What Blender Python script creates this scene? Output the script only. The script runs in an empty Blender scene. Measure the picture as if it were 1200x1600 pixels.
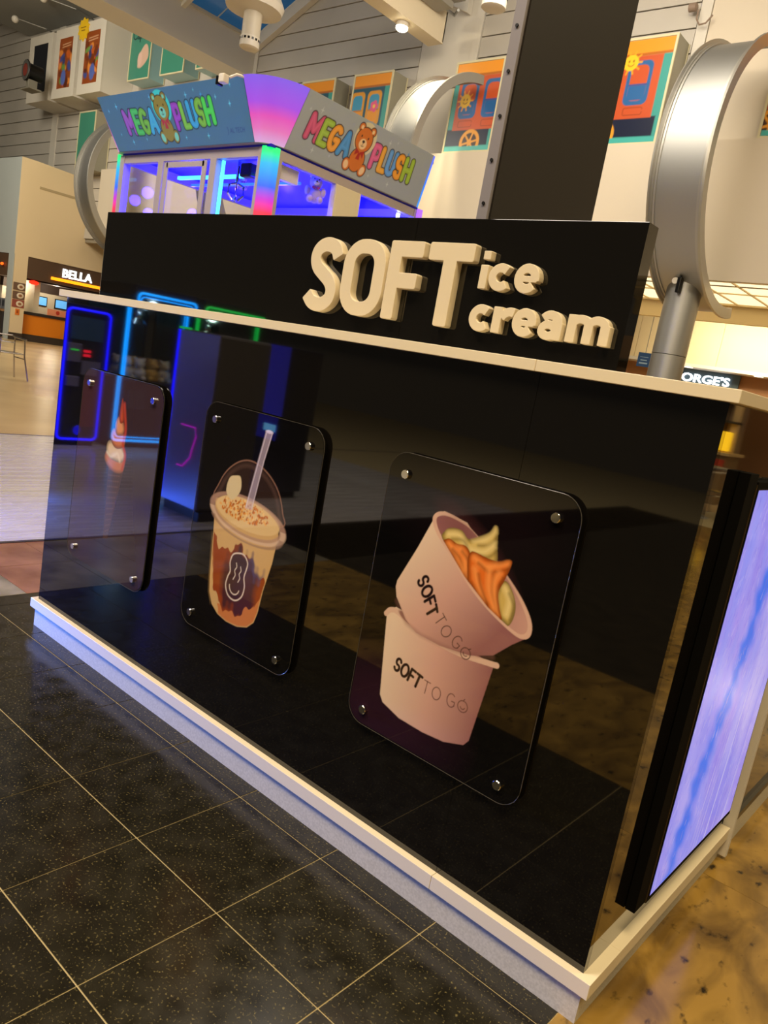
import bpy, bmesh, math, random
import numpy as np
from mathutils import Vector, Matrix
random.seed(4)
SC = bpy.context.scene
COL = SC.collection
PI = math.pi

# ------------------------------------------------------------------ camera
cam_d = bpy.data.cameras.new('camera'); cam = bpy.data.objects.new('camera', cam_d); COL.objects.link(cam)
cam_d.sensor_fit = 'VERTICAL'; cam_d.sensor_height = 24.0; cam_d.lens = 1204.44*24/1600
cam_d.clip_start = .02; cam_d.clip_end = 200
_f = Vector((-0.62009783, 0.76268996, -0.18380072)); _r = Vector((0.74332822, 0.64610482, 0.17323891)); _u = Vector((-0.25088211, 0.02919919, 0.96757717))
cam.matrix_world = Matrix(((_r.x,_u.x,-_f.x,3.03310),(_r.y,_u.y,-_f.y,-1.54039),(_r.z,_u.z,-_f.z,1.32889),(0,0,0,1)))
SC.camera = cam
# ------------------------------------------------------------------ world, light, exposure
SC.view_settings.view_transform = 'Standard'; SC.view_settings.look = 'None'
SC.view_settings.gamma = 1; SC.view_settings.use_curve_mapping = False
SC.view_settings.exposure = 0.0
w = bpy.data.worlds.new('world'); SC.world = w; w.use_nodes = True
w.node_tree.nodes['Background'].inputs[0].default_value = (1.0, .86, .66, 1)
w.node_tree.nodes['Background'].inputs[1].default_value = .045

def area(name, loc, target, size, power, col, sy=None):
    d = bpy.data.lights.new(name, 'AREA'); d.shape = 'RECTANGLE'; d.size = size; d.size_y = sy or size
    d.energy = power; d.color = col
    o = bpy.data.objects.new(name, d); COL.objects.link(o); o.location = loc
    o.rotation_euler = (Vector(target)-Vector(loc)).to_track_quat('-Z', 'Y').to_euler()
    return o
def point(name, loc, power, col, r=.05):
    d = bpy.data.lights.new(name, 'POINT'); d.energy = power; d.color = col; d.shadow_soft_size = r
    o = bpy.data.objects.new(name, d); COL.objects.link(o); o.location = loc
    return o
WARM = (1, .80, .50)
area('hall_light_over_kiosk', (4.2, -3.2, 7.5), (2.0, -.2, .2), 2.4, 560, (1, .77, .44))
area('hall_light_aisle', (-1.5, -4.0, 7.8), (-1.5, -2.5, 0), 3, 700, (1, .88, .74))
area('right_aisle_fill', (7.0, 5.0, 7.5), (6.0, 4.5, 0), 3, 330, (1, .82, .52))  # added overhead lamp, brightens the floor mirrored in the side panel
area('hall_light_middle', (-3.4, 7.4, 8.4), (-6, 11.5, 4), 4, 500, (1, .89, .72))
area('hall_light_far_left', (-17, 3, 9.6), (-20, 11, 4), 5, 1700, (1, .90, .72))
area('hall_light_right', (2, 5.5, 8.2), (-1, 12, 3.5), 3, 140, (1, .86, .68))
area('far_wall_fill', (-2, 15.4, 3.3), (-2, 17, 2.6), 3, 130, (1, .86, .60), .5)  # added fill that brightens the far cream wall

# ------------------------------------------------------------------ materials
def lin(c):
    return tuple((x/12.92 if x <= .04045 else ((x+.055)/1.055)**2.4) for x in (v/255 for v in c))
_mats = {}
def M(name, rgb=None, rough=.5, metal=0, emit=0, spec=None, attr=False, ecol=None, coat=0, alpha=None):
    if name in _mats: return _mats[name]
    m = bpy.data.materials.new(name); m.use_nodes = True; _mats[name] = m
    b = m.node_tree.nodes['Principled BSDF']
    if rgb: b.inputs['Base Color'].default_value = (*lin(rgb), 1)
    b.inputs['Roughness'].default_value = rough; b.inputs['Metallic'].default_value = metal
    if spec is not None: b.inputs['Specular IOR Level'].default_value = spec
    if coat: b.inputs['Coat Weight'].default_value = coat; b.inputs['Coat Roughness'].default_value = .03
    if emit:
        b.inputs['Emission Color'].default_value = (*lin(ecol or rgb), 1); b.inputs['Emission Strength'].default_value = emit
    if attr:
        a = m.node_tree.nodes.new('ShaderNodeAttribute'); a.attribute_name = 'print'
        m.node_tree.links.new(a.outputs['Color'], b.inputs['Base Color'])
        if emit:
            m.node_tree.links.new(a.outputs['Color'], b.inputs['Emission Color'])
    return m
def noisy(name, c1, c2, scale=5, rough=.4, detail=6, stretch=(1,1,1), lo=.35, hi=.65, bump=0, metal=0, rand=0, speck=None, speck_scale=60, speck_lo=.66, rough2=None, coat=0, distort=0):
    if name in _mats: return _mats[name]
    m = M(name, c1, rough, metal, coat=coat); N = m.node_tree.nodes; L = m.node_tree.links; b = N['Principled BSDF']
    tc = N.new('ShaderNodeTexCoord'); mp = N.new('ShaderNodeMapping'); L.new(tc.outputs['Object'], mp.inputs[0])
    mp.inputs['Scale'].default_value = stretch
    if rand:
        oi = N.new('ShaderNodeObjectInfo'); vm = N.new('ShaderNodeVectorMath'); vm.operation = 'ADD'
        L.new(mp.outputs[0], vm.inputs[0]); L.new(oi.outputs['Location'], vm.inputs[1]); vec = vm.outputs[0]
    else: vec = mp.outputs[0]
    n = N.new('ShaderNodeTexNoise'); n.inputs['Scale'].default_value = scale; n.inputs['Detail'].default_value = detail; n.inputs['Distortion'].default_value = distort
    L.new(vec, n.inputs['Vector'])
    r = N.new('ShaderNodeValToRGB'); r.color_ramp.elements[0].position = lo; r.color_ramp.elements[1].position = hi
    r.color_ramp.elements[0].color = (*lin(c1), 1); r.color_ramp.elements[1].color = (*lin(c2), 1)
    L.new(n.outputs['Fac'], r.inputs[0]); out = r.outputs[0]
    if speck:
        n2 = N.new('ShaderNodeTexNoise'); n2.inputs['Scale'].default_value = speck_scale; n2.inputs['Detail'].default_value = 4; L.new(vec, n2.inputs['Vector'])
        r2 = N.new('ShaderNodeValToRGB'); r2.color_ramp.elements[0].position = speck_lo; r2.color_ramp.elements[1].position = speck_lo+.11
        r2.color_ramp.elements[0].color = (0,0,0,1); L.new(n2.outputs['Fac'], r2.inputs[0])
        mx = N.new('ShaderNodeMix'); mx.data_type = 'RGBA'; L.new(r2.outputs[0], mx.inputs['Factor']); L.new(out, mx.inputs['A'])
        mx.inputs['B'].default_value = (*lin(speck), 1); out = mx.outputs['Result']
    if rand:
        hs = N.new('ShaderNodeHueSaturation'); ma = N.new('ShaderNodeMapRange'); L.new(oi.outputs['Random'], ma.inputs['Value'])
        ma.inputs['To Min'].default_value = 1-rand; ma.inputs['To Max'].default_value = 1+rand
        L.new(ma.outputs[0], hs.inputs['Value']); L.new(out, hs.inputs['Color']); out = hs.outputs[0]
    L.new(out, b.inputs['Base Color'])
    if rough2 is not None:
        mr = N.new('ShaderNodeMapRange'); L.new(n.outputs['Fac'], mr.inputs['Value']); mr.inputs['From Min'].default_value = .3; mr.inputs['From Max'].default_value = .7
        mr.inputs['To Min'].default_value = rough; mr.inputs['To Max'].default_value = rough2; L.new(mr.outputs[0], b.inputs['Roughness'])
    if bump:
        bp = N.new('ShaderNodeBump'); bp.inputs['Strength'].default_value = bump; bp.inputs['Distance'].default_value = .01
        L.new(n.outputs['Fac'], bp.inputs['Height']); L.new(bp.outputs[0], b.inputs['Normal'])
    return m
def glass(name, tint=(255,255,255), refl=.9):
    if name in _mats: return _mats[name]
    m = bpy.data.materials.new(name); m.use_nodes = True; _mats[name] = m; N = m.node_tree.nodes; L = m.node_tree.links; N.clear()
    o = N.new('ShaderNodeOutputMaterial'); t = N.new('ShaderNodeBsdfTransparent'); t.inputs[0].default_value = (*lin(tint), 1)
    g = N.new('ShaderNodeBsdfGlossy'); g.inputs['Roughness'].default_value = .02; lw = N.new('ShaderNodeLayerWeight'); pw = N.new('ShaderNodeMath'); pw.operation = 'POWER'; pw.inputs[1].default_value = 4
    ad = N.new('ShaderNodeMath'); ad.operation = 'MULTIPLY_ADD'; ad.inputs[1].default_value = .5; ad.inputs[2].default_value = .03
    L.new(lw.outputs['Facing'], pw.inputs[0]); L.new(pw.outputs[0], ad.inputs[0]); mx = N.new('ShaderNodeMixShader'); L.new(ad.outputs[0], mx.inputs[0]); L.new(t.outputs[0], mx.inputs[1]); L.new(g.outputs[0], mx.inputs[2]); L.new(mx.outputs[0], o.inputs[0])
    return m
def grad_emit(name, stops, axis, lo, hi, strength, base=.06):
    """self-lit strip whose LED colour runs along one object axis"""
    if name in _mats: return _mats[name]
    m = M(name, (200,200,210), .3); N = m.node_tree.nodes; L = m.node_tree.links; b = N['Principled BSDF']
    tc = N.new('ShaderNodeTexCoord'); sp = N.new('ShaderNodeSeparateXYZ'); L.new(tc.outputs['Object'], sp.inputs[0])
    mr = N.new('ShaderNodeMapRange'); L.new(sp.outputs[axis], mr.inputs['Value']); mr.inputs['From Min'].default_value = lo; mr.inputs['From Max'].default_value = hi
    r = N.new('ShaderNodeValToRGB'); L.new(mr.outputs[0], r.inputs[0]); el = r.color_ramp.elements
    el[0].position = stops[0][0]; el[0].color = (*lin(stops[0][1]), 1); el[1].position = stops[-1][0]; el[1].color = (*lin(stops[-1][1]), 1)
    for p, c in stops[1:-1]:
        e = el.new(p); e.color = (*lin(c), 1)
    L.new(r.outputs[0], b.inputs['Emission Color']); b.inputs['Emission Strength'].default_value = strength
    b.inputs['Base Color'].default_value = (base, base, base, 1)
    return m

# ------------------------------------------------------------------ object helpers
def tag(o, label=None, cat=None, group=None, kind=None):
    if label: o['label'] = label
    if cat: o['category'] = cat
    if group: o['group'] = group
    if kind: o['kind'] = kind
    return o
def empty(name, loc=(0,0,0), rz=0, label=None, cat=None, group=None, kind=None):
    o = bpy.data.objects.new(name, None); COL.objects.link(o); o.location = loc; o.rotation_euler = (0,0,rz); o.empty_display_size = .1
    return tag(o, label, cat, group, kind)
def link_mesh(name, me, mat, parent=None, loc=(0,0,0), rot=(0,0,0)):
    if mat is not None and not me.materials: me.materials.append(mat)
    o = bpy.data.objects.new(name, me); COL.objects.link(o); o.parent = parent; o.location = loc; o.rotation_euler = rot
    return o
class MB:
    def __init__(s): s.bm = bmesh.new()
    def box(s, x0, x1, y0, y1, z0, z1, bev=0, mat=None):
        b2 = bmesh.new(); bmesh.ops.create_cube(b2, size=1)
        for v in b2.verts: v.co = Vector((x0+(v.co.x+.5)*(x1-x0), y0+(v.co.y+.5)*(y1-y0), z0+(v.co.z+.5)*(z1-z0)))
        if bev: bmesh.ops.bevel(b2, geom=b2.edges[:], offset=bev, segments=2, affect='EDGES', profile=.5)
        if mat is not None: b2.transform(mat)
        s._add(b2); return s
    def _add(s, b2):
        me = bpy.data.meshes.new('t'); b2.to_mesh(me); s.bm.from_mesh(me); bpy.data.meshes.remove(me); b2.free()
    def prism(s, pts, d0, d1, plane='xz', bev=0):
        """closed outline extruded between d0 and d1 along the third axis"""
        b2 = bmesh.new()
        def P(a, b, d): return {'xz': (a, d, b), 'yz': (d, a, b), 'xy': (a, b, d)}[plane]
        v0 = [b2.verts.new(P(a, b, d0)) for a, b in pts]; v1 = [b2.verts.new(P(a, b, d1)) for a, b in pts]
        b2.faces.new(v0); b2.faces.new(v1[::-1]); n = len(pts)
        for i in range(n): b2.faces.new((v0[i], v1[i], v1[(i+1)%n], v0[(i+1)%n]))
        bmesh.ops.recalc_face_normals(b2, faces=b2.faces[:])
        if bev: bmesh.ops.bevel(b2, geom=[e for e in b2.edges if len(e.link_faces) == 2 and e.calc_face_angle(0) > .9], offset=bev, segments=2, affect='EDGES')
        s._add(b2); return s
    def tube(s, pts, r, seg=8, closed=False):
        pts = [Vector(p) for p in pts]; rings = []; n = len(pts); up = Vector((0,0,1))
        rr = r if isinstance(r, (list, tuple)) else [r]*n
        for i, p in enumerate(pts):
            if closed: t = pts[(i+1)%n]-pts[i-1]
            else: t = pts[min(i+1, n-1)]-pts[max(i-1, 0)]
            t.normalize(); a = t.cross(up)
            if a.length < .05: a = t.cross(Vector((1,0,0)))
            a.normalize(); b = t.cross(a)
            rings.append([s.bm.verts.new(p+(a*math.cos(2*PI*k/seg)+b*math.sin(2*PI*k/seg))*rr[i]) for k in range(seg)])
        for i in range(n if closed else n-1):
            A, B = rings[i], rings[(i+1)%n]
            for k in range(seg): s.bm.faces.new((A[k], A[(k+1)%seg], B[(k+1)%seg], B[k]))
        if not closed: s.bm.faces.new(rings[0][::-1]); s.bm.faces.new(rings[-1])
        return s
    def lathe(s, prof, seg=24, c=(0,0,0), axis='z', cap=True):
        rings = []
        for r, h in prof:
            ring = []
            for k in range(seg):
                a = 2*PI*k/seg; x, y = r*math.cos(a), r*math.sin(a)
                co = {'z': (x, y, h), 'y': (x, h, y), 'x': (h, x, y)}[axis]
                ring.append(s.bm.verts.new(Vector(co)+Vector(c)))
            rings.append(ring)
        for A, B in zip(rings, rings[1:]):
            for k in range(seg): s.bm.faces.new((A[k], A[(k+1)%seg], B[(k+1)%seg], B[k]))
        if cap: s.bm.faces.new(rings[0][::-1]); s.bm.faces.new(rings[-1])
        return s
    def ball(s, c, r, sx=1, sy=1, sz=1, seg=12):
        b2 = bmesh.new(); bmesh.ops.create_uvsphere(b2, u_segments=seg, v_segments=max(6, seg*2//3), radius=r)
        for v in b2.verts: v.co = Vector((v.co.x*sx, v.co.y*sy, v.co.z*sz))+Vector(c)
        s._add(b2); return s
    def mesh(s, smooth=False):
        bmesh.ops.recalc_face_normals(s.bm, faces=s.bm.faces[:])
        me = bpy.data.meshes.new('mesh'); s.bm.to_mesh(me); s.bm.free()
        if smooth:
            for p in me.polygons: p.use_smooth = True
            try: me.set_sharp_from_angle(angle=.7)
            except Exception: pass
        return me
    def build(s, name, mat, parent=None, smooth=False, loc=(0,0,0), rot=(0,0,0)):
        me = s.mesh(smooth); o = link_mesh(name, me, mat, parent, loc, rot); me.name = name; return o
def rrect(x0, x1, y0, y1, r, n=6):
    out = []
    for cx, cy, a0 in ((x1-r, y1-r, 0), (x0+r, y1-r, 90), (x0+r, y0+r, 180), (x1-r, y0+r, 270)):
        for k in range(n+1):
            a = math.radians(a0+90*k/n); out.append((cx+r*math.cos(a), cy+r*math.sin(a)))
    return out

# ------------------------------------------------------------------ 2D shapes by signed distance (letters, flat prints)
def sd_poly(X, Y, pts):
    p = np.array(pts, float); d = np.full(X.shape, 1e9); s = np.ones(X.shape); n = len(p); j = n-1
    for i in range(n):
        e = p[j]-p[i]; wx, wy = X-p[i][0], Y-p[i][1]; t = np.clip((wx*e[0]+wy*e[1])/(e@e+1e-12), 0, 1)
        d = np.minimum(d, (wx-e[0]*t)**2+(wy-e[1]*t)**2)
        c1 = Y >= p[i][1]; c2 = Y < p[j][1]; c3 = e[0]*wy > e[1]*wx
        f = (c1 & c2 & c3) | (~c1 & ~c2 & ~c3); s = np.where(f, -s, s); j = i
    return s*np.sqrt(d)
def sd_line(X, Y, pts):
    d = np.full(X.shape, 1e9)
    for a, b in zip(pts, pts[1:]):
        ex, ey = b[0]-a[0], b[1]-a[1]; wx, wy = X-a[0], Y-a[1]; t = np.clip((wx*ex+wy*ey)/(ex*ex+ey*ey+1e-12), 0, 1)
        d = np.minimum(d, (wx-ex*t)**2+(wy-ey*t)**2)
    return np.sqrt(d)
def sd_ell(X, Y, cx, cy, rx, ry, rot=0):
    c, s = math.cos(rot), math.sin(rot); x = (X-cx)*c+(Y-cy)*s; y = -(X-cx)*s+(Y-cy)*c
    k = np.sqrt((x/rx)**2+(y/ry)**2); return (k-1)*min(rx, ry)
def arc(cx, cy, rx, ry, a0, a1, n=14):
    return [(cx+rx*math.cos(math.radians(a0+(a1-a0)*k/n)), cy+ry*math.sin(math.radians(a0+(a1-a0)*k/n))) for k in range(n+1)]
def smooth_closed(pts, n=5):
    out = []; m = len(pts); P = [np.array(p, float) for p in pts]
    for i in range(m):
        a, b, c, d = P[i-1], P[i], P[(i+1)%m], P[(i+2)%m]
        for k in range(n):
            t = k/n; out.append(tuple(.5*((2*b)+(-a+c)*t+(2*a-5*b+4*c-d)*t*t+(-a+3*b-3*c+d)*t**3)))
    return out
def smooth_open(pts, n=6):
    P = [np.array(p, float) for p in pts]; P = [2*P[0]-P[1]]+P+[2*P[-1]-P[-2]]; out = []
    for i in range(1, len(P)-2):
        a, b, c, d = P[i-1], P[i], P[i+1], P[i+2]
        for k in range(n):
            t = k/n; out.append(tuple(.5*((2*b)+(-a+c)*t+(2*a-5*b+4*c-d)*t*t+(-a+3*b-3*c+d)*t**3)))
    out.append(tuple(P[-2])); return out
SBEND = arc(.3,.74,.27,.26,20,90)+arc(.3,.74,.28,.26,90,250)[1:]+smooth_open([(.22,.5),(.4,.48)],2)[1:]+arc(.3,.25,.28,.25,60,-90)[1:]+arc(.3,.25,.29,.25,-90,-160)[1:]
GL = {
 'M': (.85, [[(0,0),(0,1),(.42,.35),(.85,1),(.85,0)]]),
 'E': (.55, [[(.55,1),(0,1),(0,0),(.55,0)],[(0,.5),(.5,.5)]]),
 'G': (.72, [arc(.37,.5,.37,.5,50,320),[(.66,.18),(.68,.45),(.42,.45)]]),
 'A': (.76, [[(0,0),(.38,1),(.76,0)],[(.14,.34),(.62,.34)]]),
 'P': (.6, [[(0,0),(0,1)]+arc(.28,.72,.32,.28,90,-90)+[(0,.44)]]),
 'R': (.6, [[(0,0),(0,1)]+arc(.28,.74,.32,.26,90,-90)+[(0,.48)],[(.28,.48),(.6,0)]]),
 'B': (.6, [[(0,0),(0,1)]+arc(.26,.76,.27,.24,90,-90)+[(0,.52)],[(.26,.52)]+arc(.28,.26,.32,.26,90,-90)+[(0,0)]]),
 'L': (.5, [[(0,1),(0,0),(.5,0)]]),
 'U': (.62, [[(0,1)]+arc(.31,.31,.31,.31,180,360)+[(.62,1)]]),
 'S': (.6, [SBEND]),
 'H': (.66, [[(0,0),(0,1)],[(.66,0),(.66,1)],[(0,.5),(.66,.5)]]),
 'O': (.82, [arc(.41,.5,.41,.5,0,360,28)]),
 'F': (.5, [[(.5,1),(0,1),(0,0)],[(0,.52),(.44,.52)]]),
 'T': (.62, [[(0,1),(.62,1)],[(.31,1),(.31,0)]]),
 'C': (.72, [arc(.38,.5,.38,.5,48,312)]),
 "'": (.05, [[(.02,1),(.02,.78)]]), ' ': (.3, []),
 '-': (.3, [[(0,.5),(.3,.5)]]),
 '*': (.82, [arc(.41,.42,.42,.42,0,360,24), arc(.41,.42,.2,.2,200,340,6), [(.41,.84),(.5,1.0)]]),
 'I': (.05, [[(.02,0),(.02,1)]]), 'N': (.7, [[(0,0),(0,1),(.7,0),(.7,1)]]), 'D': (.68, [[(0,0),(0,1)]+arc(.28,.5,.4,.5,90,-90)+[(0,0)]]),
}
def word(txt, x, y, h, rot=0, sp=.28, sx=1, sag=0):
    """strokes of a word in print coordinates; rot in degrees, sag bends the baseline"""
    out = []; cx = 0; c, s = math.cos(math.radians(rot)), math.sin(math.radians(rot))
    for ch in txt:
        wd, st = GL[ch]; L = []
        for pl in st:
            q = []
            for a, b in pl:
                u, v = (cx+a*sx)*h, b*h; v -= sag*u*u
                q.append((x+u*c-v*s, y+u*s+v*c))
            L.append(q)
        out.append(L); cx += wd*sx+sp
    return out
class Canvas:
    def __init__(s, W, H, res, bg=(0,0,0)):
        s.W, s.H, s.res = W, H, res; nx, ny = int(round(W/res))+1, int(round(H/res))+1
        s.X, s.Y = np.meshgrid(np.linspace(0, W, nx), np.linspace(0, H, ny)); s.C = np.zeros(s.X.shape+(3,)); s.C[:] = np.array(lin(bg)); s.aa = res*.6
    def fill(s, d, col, soft=0, alpha=1):
        a = np.clip(.5-d/(2*(s.aa+soft)), 0, 1)*alpha; s.C = s.C*(1-a[..., None])+a[..., None]*np.array(lin(col)); return s
    def fillc(s, d, colarr, alpha=1):
        a = np.clip(.5-d/(2*s.aa), 0, 1)*alpha; s.C = s.C*(1-a[..., None])+a[..., None]*colarr
    def poly(s, pts, col, soft=0, alpha=1, sm=False): return s.fill(sd_poly(s.X, s.Y, smooth_closed(pts) if sm else pts), col, soft, alpha)
    def line(s, pts, wd, col, alpha=1, soft=0): return s.fill(sd_line(s.X, s.Y, pts)-wd/2, col, soft, alpha)
    def ell(s, cx, cy, rx, ry, col, rot=0, soft=0, alpha=1): return s.fill(sd_ell(s.X, s.Y, cx, cy, rx, ry, rot), col, soft, alpha)
    def text(s, L, wd, col):
        for g in L:
            for pl in g: s.line(pl, wd, col)
    def bubble(s, L, wd, cols, outline=(40,25,50), ow=.006, tilt=None):
        for g, c in zip(L, cols):
            d = np.full(s.X.shape, 1e9)
            for pl in g: d = np.minimum(d, sd_line(s.X, s.Y, pl))
            s.fill(d-wd/2-ow, outline); s.fill(d-wd/2, c)
            s.fill(d-wd*.12, tuple(min(255, v+35) for v in c), soft=wd*.15, alpha=.5)
    def star(s, x, y, r, col):
        s.poly([(x, y+r), (x+r*.18, y+r*.18), (x+r*.7, y), (x+r*.18, y-r*.18), (x, y-r), (x-r*.18, y-r*.18), (x-r*.7, y), (x-r*.18, y+r*.18)], col)
    def mesh(s, fn, keep=None):
        """grid mesh carrying the print as a colour attribute; fn maps (u,v) arrays to xyz arrays"""
        ny, nx = s.X.shape; x, y, z = fn(s.X, s.Y); co = np.stack([x, y, z], -1).reshape(-1, 3)
        I = np.arange(nx*ny).reshape(ny, nx); q = np.stack([I[:-1,:-1], I[:-1,1:], I[1:,1:], I[1:,:-1]], -1).reshape(-1, 4)
        if keep is not None:
            kk = keep(s.X, s.Y); kq = (kk[:-1,:-1] & kk[:-1,1:] & kk[1:,1:] & kk[1:,:-1]).reshape(-1); q = q[kq]
        me = bpy.data.meshes.new('print'); me.vertices.add(len(co)); me.vertices.foreach_set('co', co.reshape(-1))
        me.loops.add(q.size); me.loops.foreach_set('vertex_index', q.reshape(-1).astype(np.int32)); me.polygons.add(len(q))
        me.polygons.foreach_set('loop_start', np.arange(0, q.size, 4, dtype=np.int32)); me.update(calc_edges=True)
        at = me.color_attributes.new('print', 'FLOAT_COLOR', 'POINT')
        at.data.foreach_set('color', np.concatenate([s.C.reshape(-1, 3), np.ones((nx*ny, 1))], 1).astype(np.float32).reshape(-1))
        return me
def text_obj(name, body, size, ext, mat, parent, loc, rot, off=0, bev=0, sx=1, align='LEFT'):
    cu = bpy.data.curves.new(name, 'FONT'); cu.body = body; cu.size = size; cu.extrude = ext; cu.offset = off; cu.bevel_depth = bev; cu.align_x = align; cu.resolution_u = 3
    tmp = bpy.data.objects.new('tmp', cu); COL.objects.link(tmp); dg = bpy.context.evaluated_depsgraph_get()
    me = bpy.data.meshes.new_from_object(tmp.evaluated_get(dg)); bpy.data.objects.remove(tmp)
    for v in me.vertices: v.co.x *= sx
    return link_mesh(name, me, mat, parent, loc, rot)
def contour_mesh(d, xs, ys, y0, y1, name):
    """marching squares on a signed-distance grid, extruded along Y from y0 to y1 with a small front chamfer"""
    segs = {}
    ny, nx = d.shape
    def ip(i0, j0, i1, j1):
        a, b = d[j0, i0], d[j1, i1]; t = a/(a-b); return (i0, j0, i1, j1) if (i0, j0) < (i1, j1) else (i1, j1, i0, j0)
    pos = {}
    def P(k):
        if k not in pos:
            i0, j0, i1, j1 = k; a, b = d[j0, i0], d[j1, i1]; t = a/(a-b); pos[k] = (xs[i0]+(xs[i1]-xs[i0])*t, ys[j0]+(ys[j1]-ys[j0])*t)
        return k
    nxt = {}
    ins = d < 0; cells = np.argwhere((ins[:-1,:-1].astype(int)+ins[:-1,1:]+ins[1:,1:]+ins[1:,:-1]) % 4 != 0)
    for j, i in cells:
        c = [(i, j), (i+1, j), (i+1, j+1), (i, j+1)]; s = [ins[b, a] for a, b in c]
        ex = []
        for k in range(4):
            a, b = c[k], c[(k+1)%4]
            if s[k] != s[(k+1)%4]: ex.append((P(ip(*a, *b)), s[k]))
        outs = [e for e, f in ex if f]; inn = [e for e, f in ex if not f]
        for a, b in zip(outs, inn): nxt[a] = b
    loops = []
    while nxt:
        st = next(iter(nxt)); L = [st]; k = nxt.pop(st)
        while k != st and k in nxt: L.append(k); k = nxt.pop(k)
        pts = [pos[q] for q in L]
        if len(pts) > 8:
            # thin out collinear points
            out = []; n = len(pts)
            for q in range(n):
                a, b, c2 = np.array(pts[q-1]), np.array(pts[q]), np.array(pts[(q+1)%n]); v1, v2 = b-a, c2-b
                if abs(v1[0]*v2[1]-v1[1]*v2[0]) > 1e-9 or q % 3 == 0: out.append(pts[q])
            loops.append(out)
    cu = bpy.data.curves.new(name, 'CURVE'); cu.dimensions = '2D'; cu.fill_mode = 'BOTH'; cu.extrude = abs(y1-y0)/2; cu.bevel_depth = .001; cu.offset = -.001; cu.bevel_resolution = 1
    for L in loops:
        sp = cu.splines.new('POLY'); sp.points.add(len(L)-1); sp.use_cyclic_u = True
        for q, (a, b) in enumerate(L): sp.points[q].co = (a, b, 0, 1)
    tmp = bpy.data.objects.new('tmp', cu); COL.objects.link(tmp); dg = bpy.context.evaluated_depsgraph_get()
    me = bpy.data.meshes.new_from_object(tmp.evaluated_get(dg)); bpy.data.objects.remove(tmp)
    me.transform(Matrix.Rotation(PI/2, 4, 'X')); me.transform(Matrix.Translation((0, (y0+y1)/2, 0)))
    return me

# ------------------------------------------------------------------ common materials
black_gloss = M('black_gloss_laminate', (15,13,10), .03, spec=.9)
side_gloss = M('mirror_gloss_laminate', (16,14,12), .03, spec=1.0, coat=.6)
black_matt = M('black_matt_board', (34,30,27), .55, spec=.3)
black_plastic = M('black_plastic', (9,9,9), .3, spec=.3)
cream_board = M('cream_board', (226,214,186), .38)
cream_kick = noisy('cream_kickboard', (206,200,180), (190,184,164), 160, .42, 2)
white_paint = M('white_paint', (214,208,196), .55)
steel = M('satin_steel', (168,168,166), .5, 1)
chrome = M('chrome', (225,225,225), .12, 1)
wall_paint = M('warm_wall_paint', (214,202,182), .7)
siding_m = noisy('siding_board_paint', (198,192,182), (188,182,172), .6, .6, 2, rand=.03)

# ================================================================== FLOOR
floor = empty('floor', kind='structure')
MB().box(-42, 16, -14, 22, -.12, -.0025).build('subfloor', M('grout', (176,160,118), .7), floor)
def tile_field(x0, x1, y0, y1, gx, gy, ox, oy, mat, name, gap=.003, drop=.0, bev=0):
    cache = {}
    i0, i1 = math.floor((x0-ox)/gx+1e-6), math.ceil((x1-ox)/gx-1e-6); j0, j1 = math.floor((y0-oy)/gy+1e-6), math.ceil((y1-oy)/gy-1e-6)
    for i in range(i0, i1):
        for j in range(j0, j1):
            a, b = max(x0, ox+i*gx), min(x1, ox+(i+1)*gx); c, d = max(y0, oy+j*gy), min(y1, oy+(j+1)*gy)
            if b-a < .02 or d-c < .02: continue
            mt_ = mat(i, j) if callable(mat) else mat; k = (round(b-a, 3), round(d-c, 3), mt_.name)
            if k not in cache: cache[k] = MB().box(-(b-a)/2+gap/2, (b-a)/2-gap/2, -(d-c)/2+gap/2, (d-c)/2-gap/2, -.002, 0, bev).mesh()
            link_mesh(name, cache[k], mt_, floor, ((a+b)/2, (c+d)/2, drop))
G = .349
dark_tile = noisy('dark_granite', (26,24,17), (42,39,27), 16, .13, 10, rand=.16, lo=.32, hi=.72, speck=(108,98,62), speck_scale=150, speck_lo=.595, rough2=.26)
tile_field(-.37, 2.536, -1.125, 2.6, G, G, 1.1406, -.4272, dark_tile, 'dark_tile', gap=.004)
# rough worn brown granite: wide slabs
brown = noisy('brown_granite', (104,80,38), (166,132,62), 5, .14, 14, stretch=(1.5,.8,1), lo=.34, hi=.68, rand=.06, speck=(44,34,18), speck_scale=17, speck_lo=.60, distort=.9)
tile_field(2.536, 9, -6, 9, 1.4, 1.4, 2.536, -.55, brown, 'brown_granite_slab', gap=.0015)
tile_field(-.37, 2.536, -2.17, -1.125, .97, 1.05, -.37, -2.17, brown, 'brown_granite_slab', gap=.0015)
charcoal = noisy('charcoal_granite', (30,27,22), (48,43,34), 7, .16, 8, rand=.1)
tile_field(-1.19, 2.536, -9, -2.17, 1.2, 1.2, -1.19, -9.37, charcoal, 'charcoal_slab', gap=.002)
pink = noisy('pink_brown_stone', (118,76,56), (150,104,80), 4, .24, 8, rand=.08)
greys = noisy('grey_green_stone', (104,98,78), (150,142,120), 4.5, .24, 10, rand=.1, stretch=(1,1,1))
tile_field(-1.19, -.37, -2.6, 8, .41, .35, -1.19, .13, lambda i, j: pink if j in (0, 1, 5, 6, 9) and not (i % 2 and j == 1) else greys, 'stone_tile', gap=.003)
tile_field(-1.19, -.37, -9, -2.6, .82, 1.1, -1.19, .13, greys, 'stone_tile', gap=.003)
MB().box(-1.2, -1.17, -9, 12, -.011, .004).build('threshold_strip', M('dark_threshold', (60,50,44), .4), floor)
vinyl = noisy('pale_grey_plank', (176,170,168), (200,196,196), 3, .22, 8, stretch=(7,.5,1), lo=.3, hi=.7, rand=.02, rough2=.32)
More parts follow.
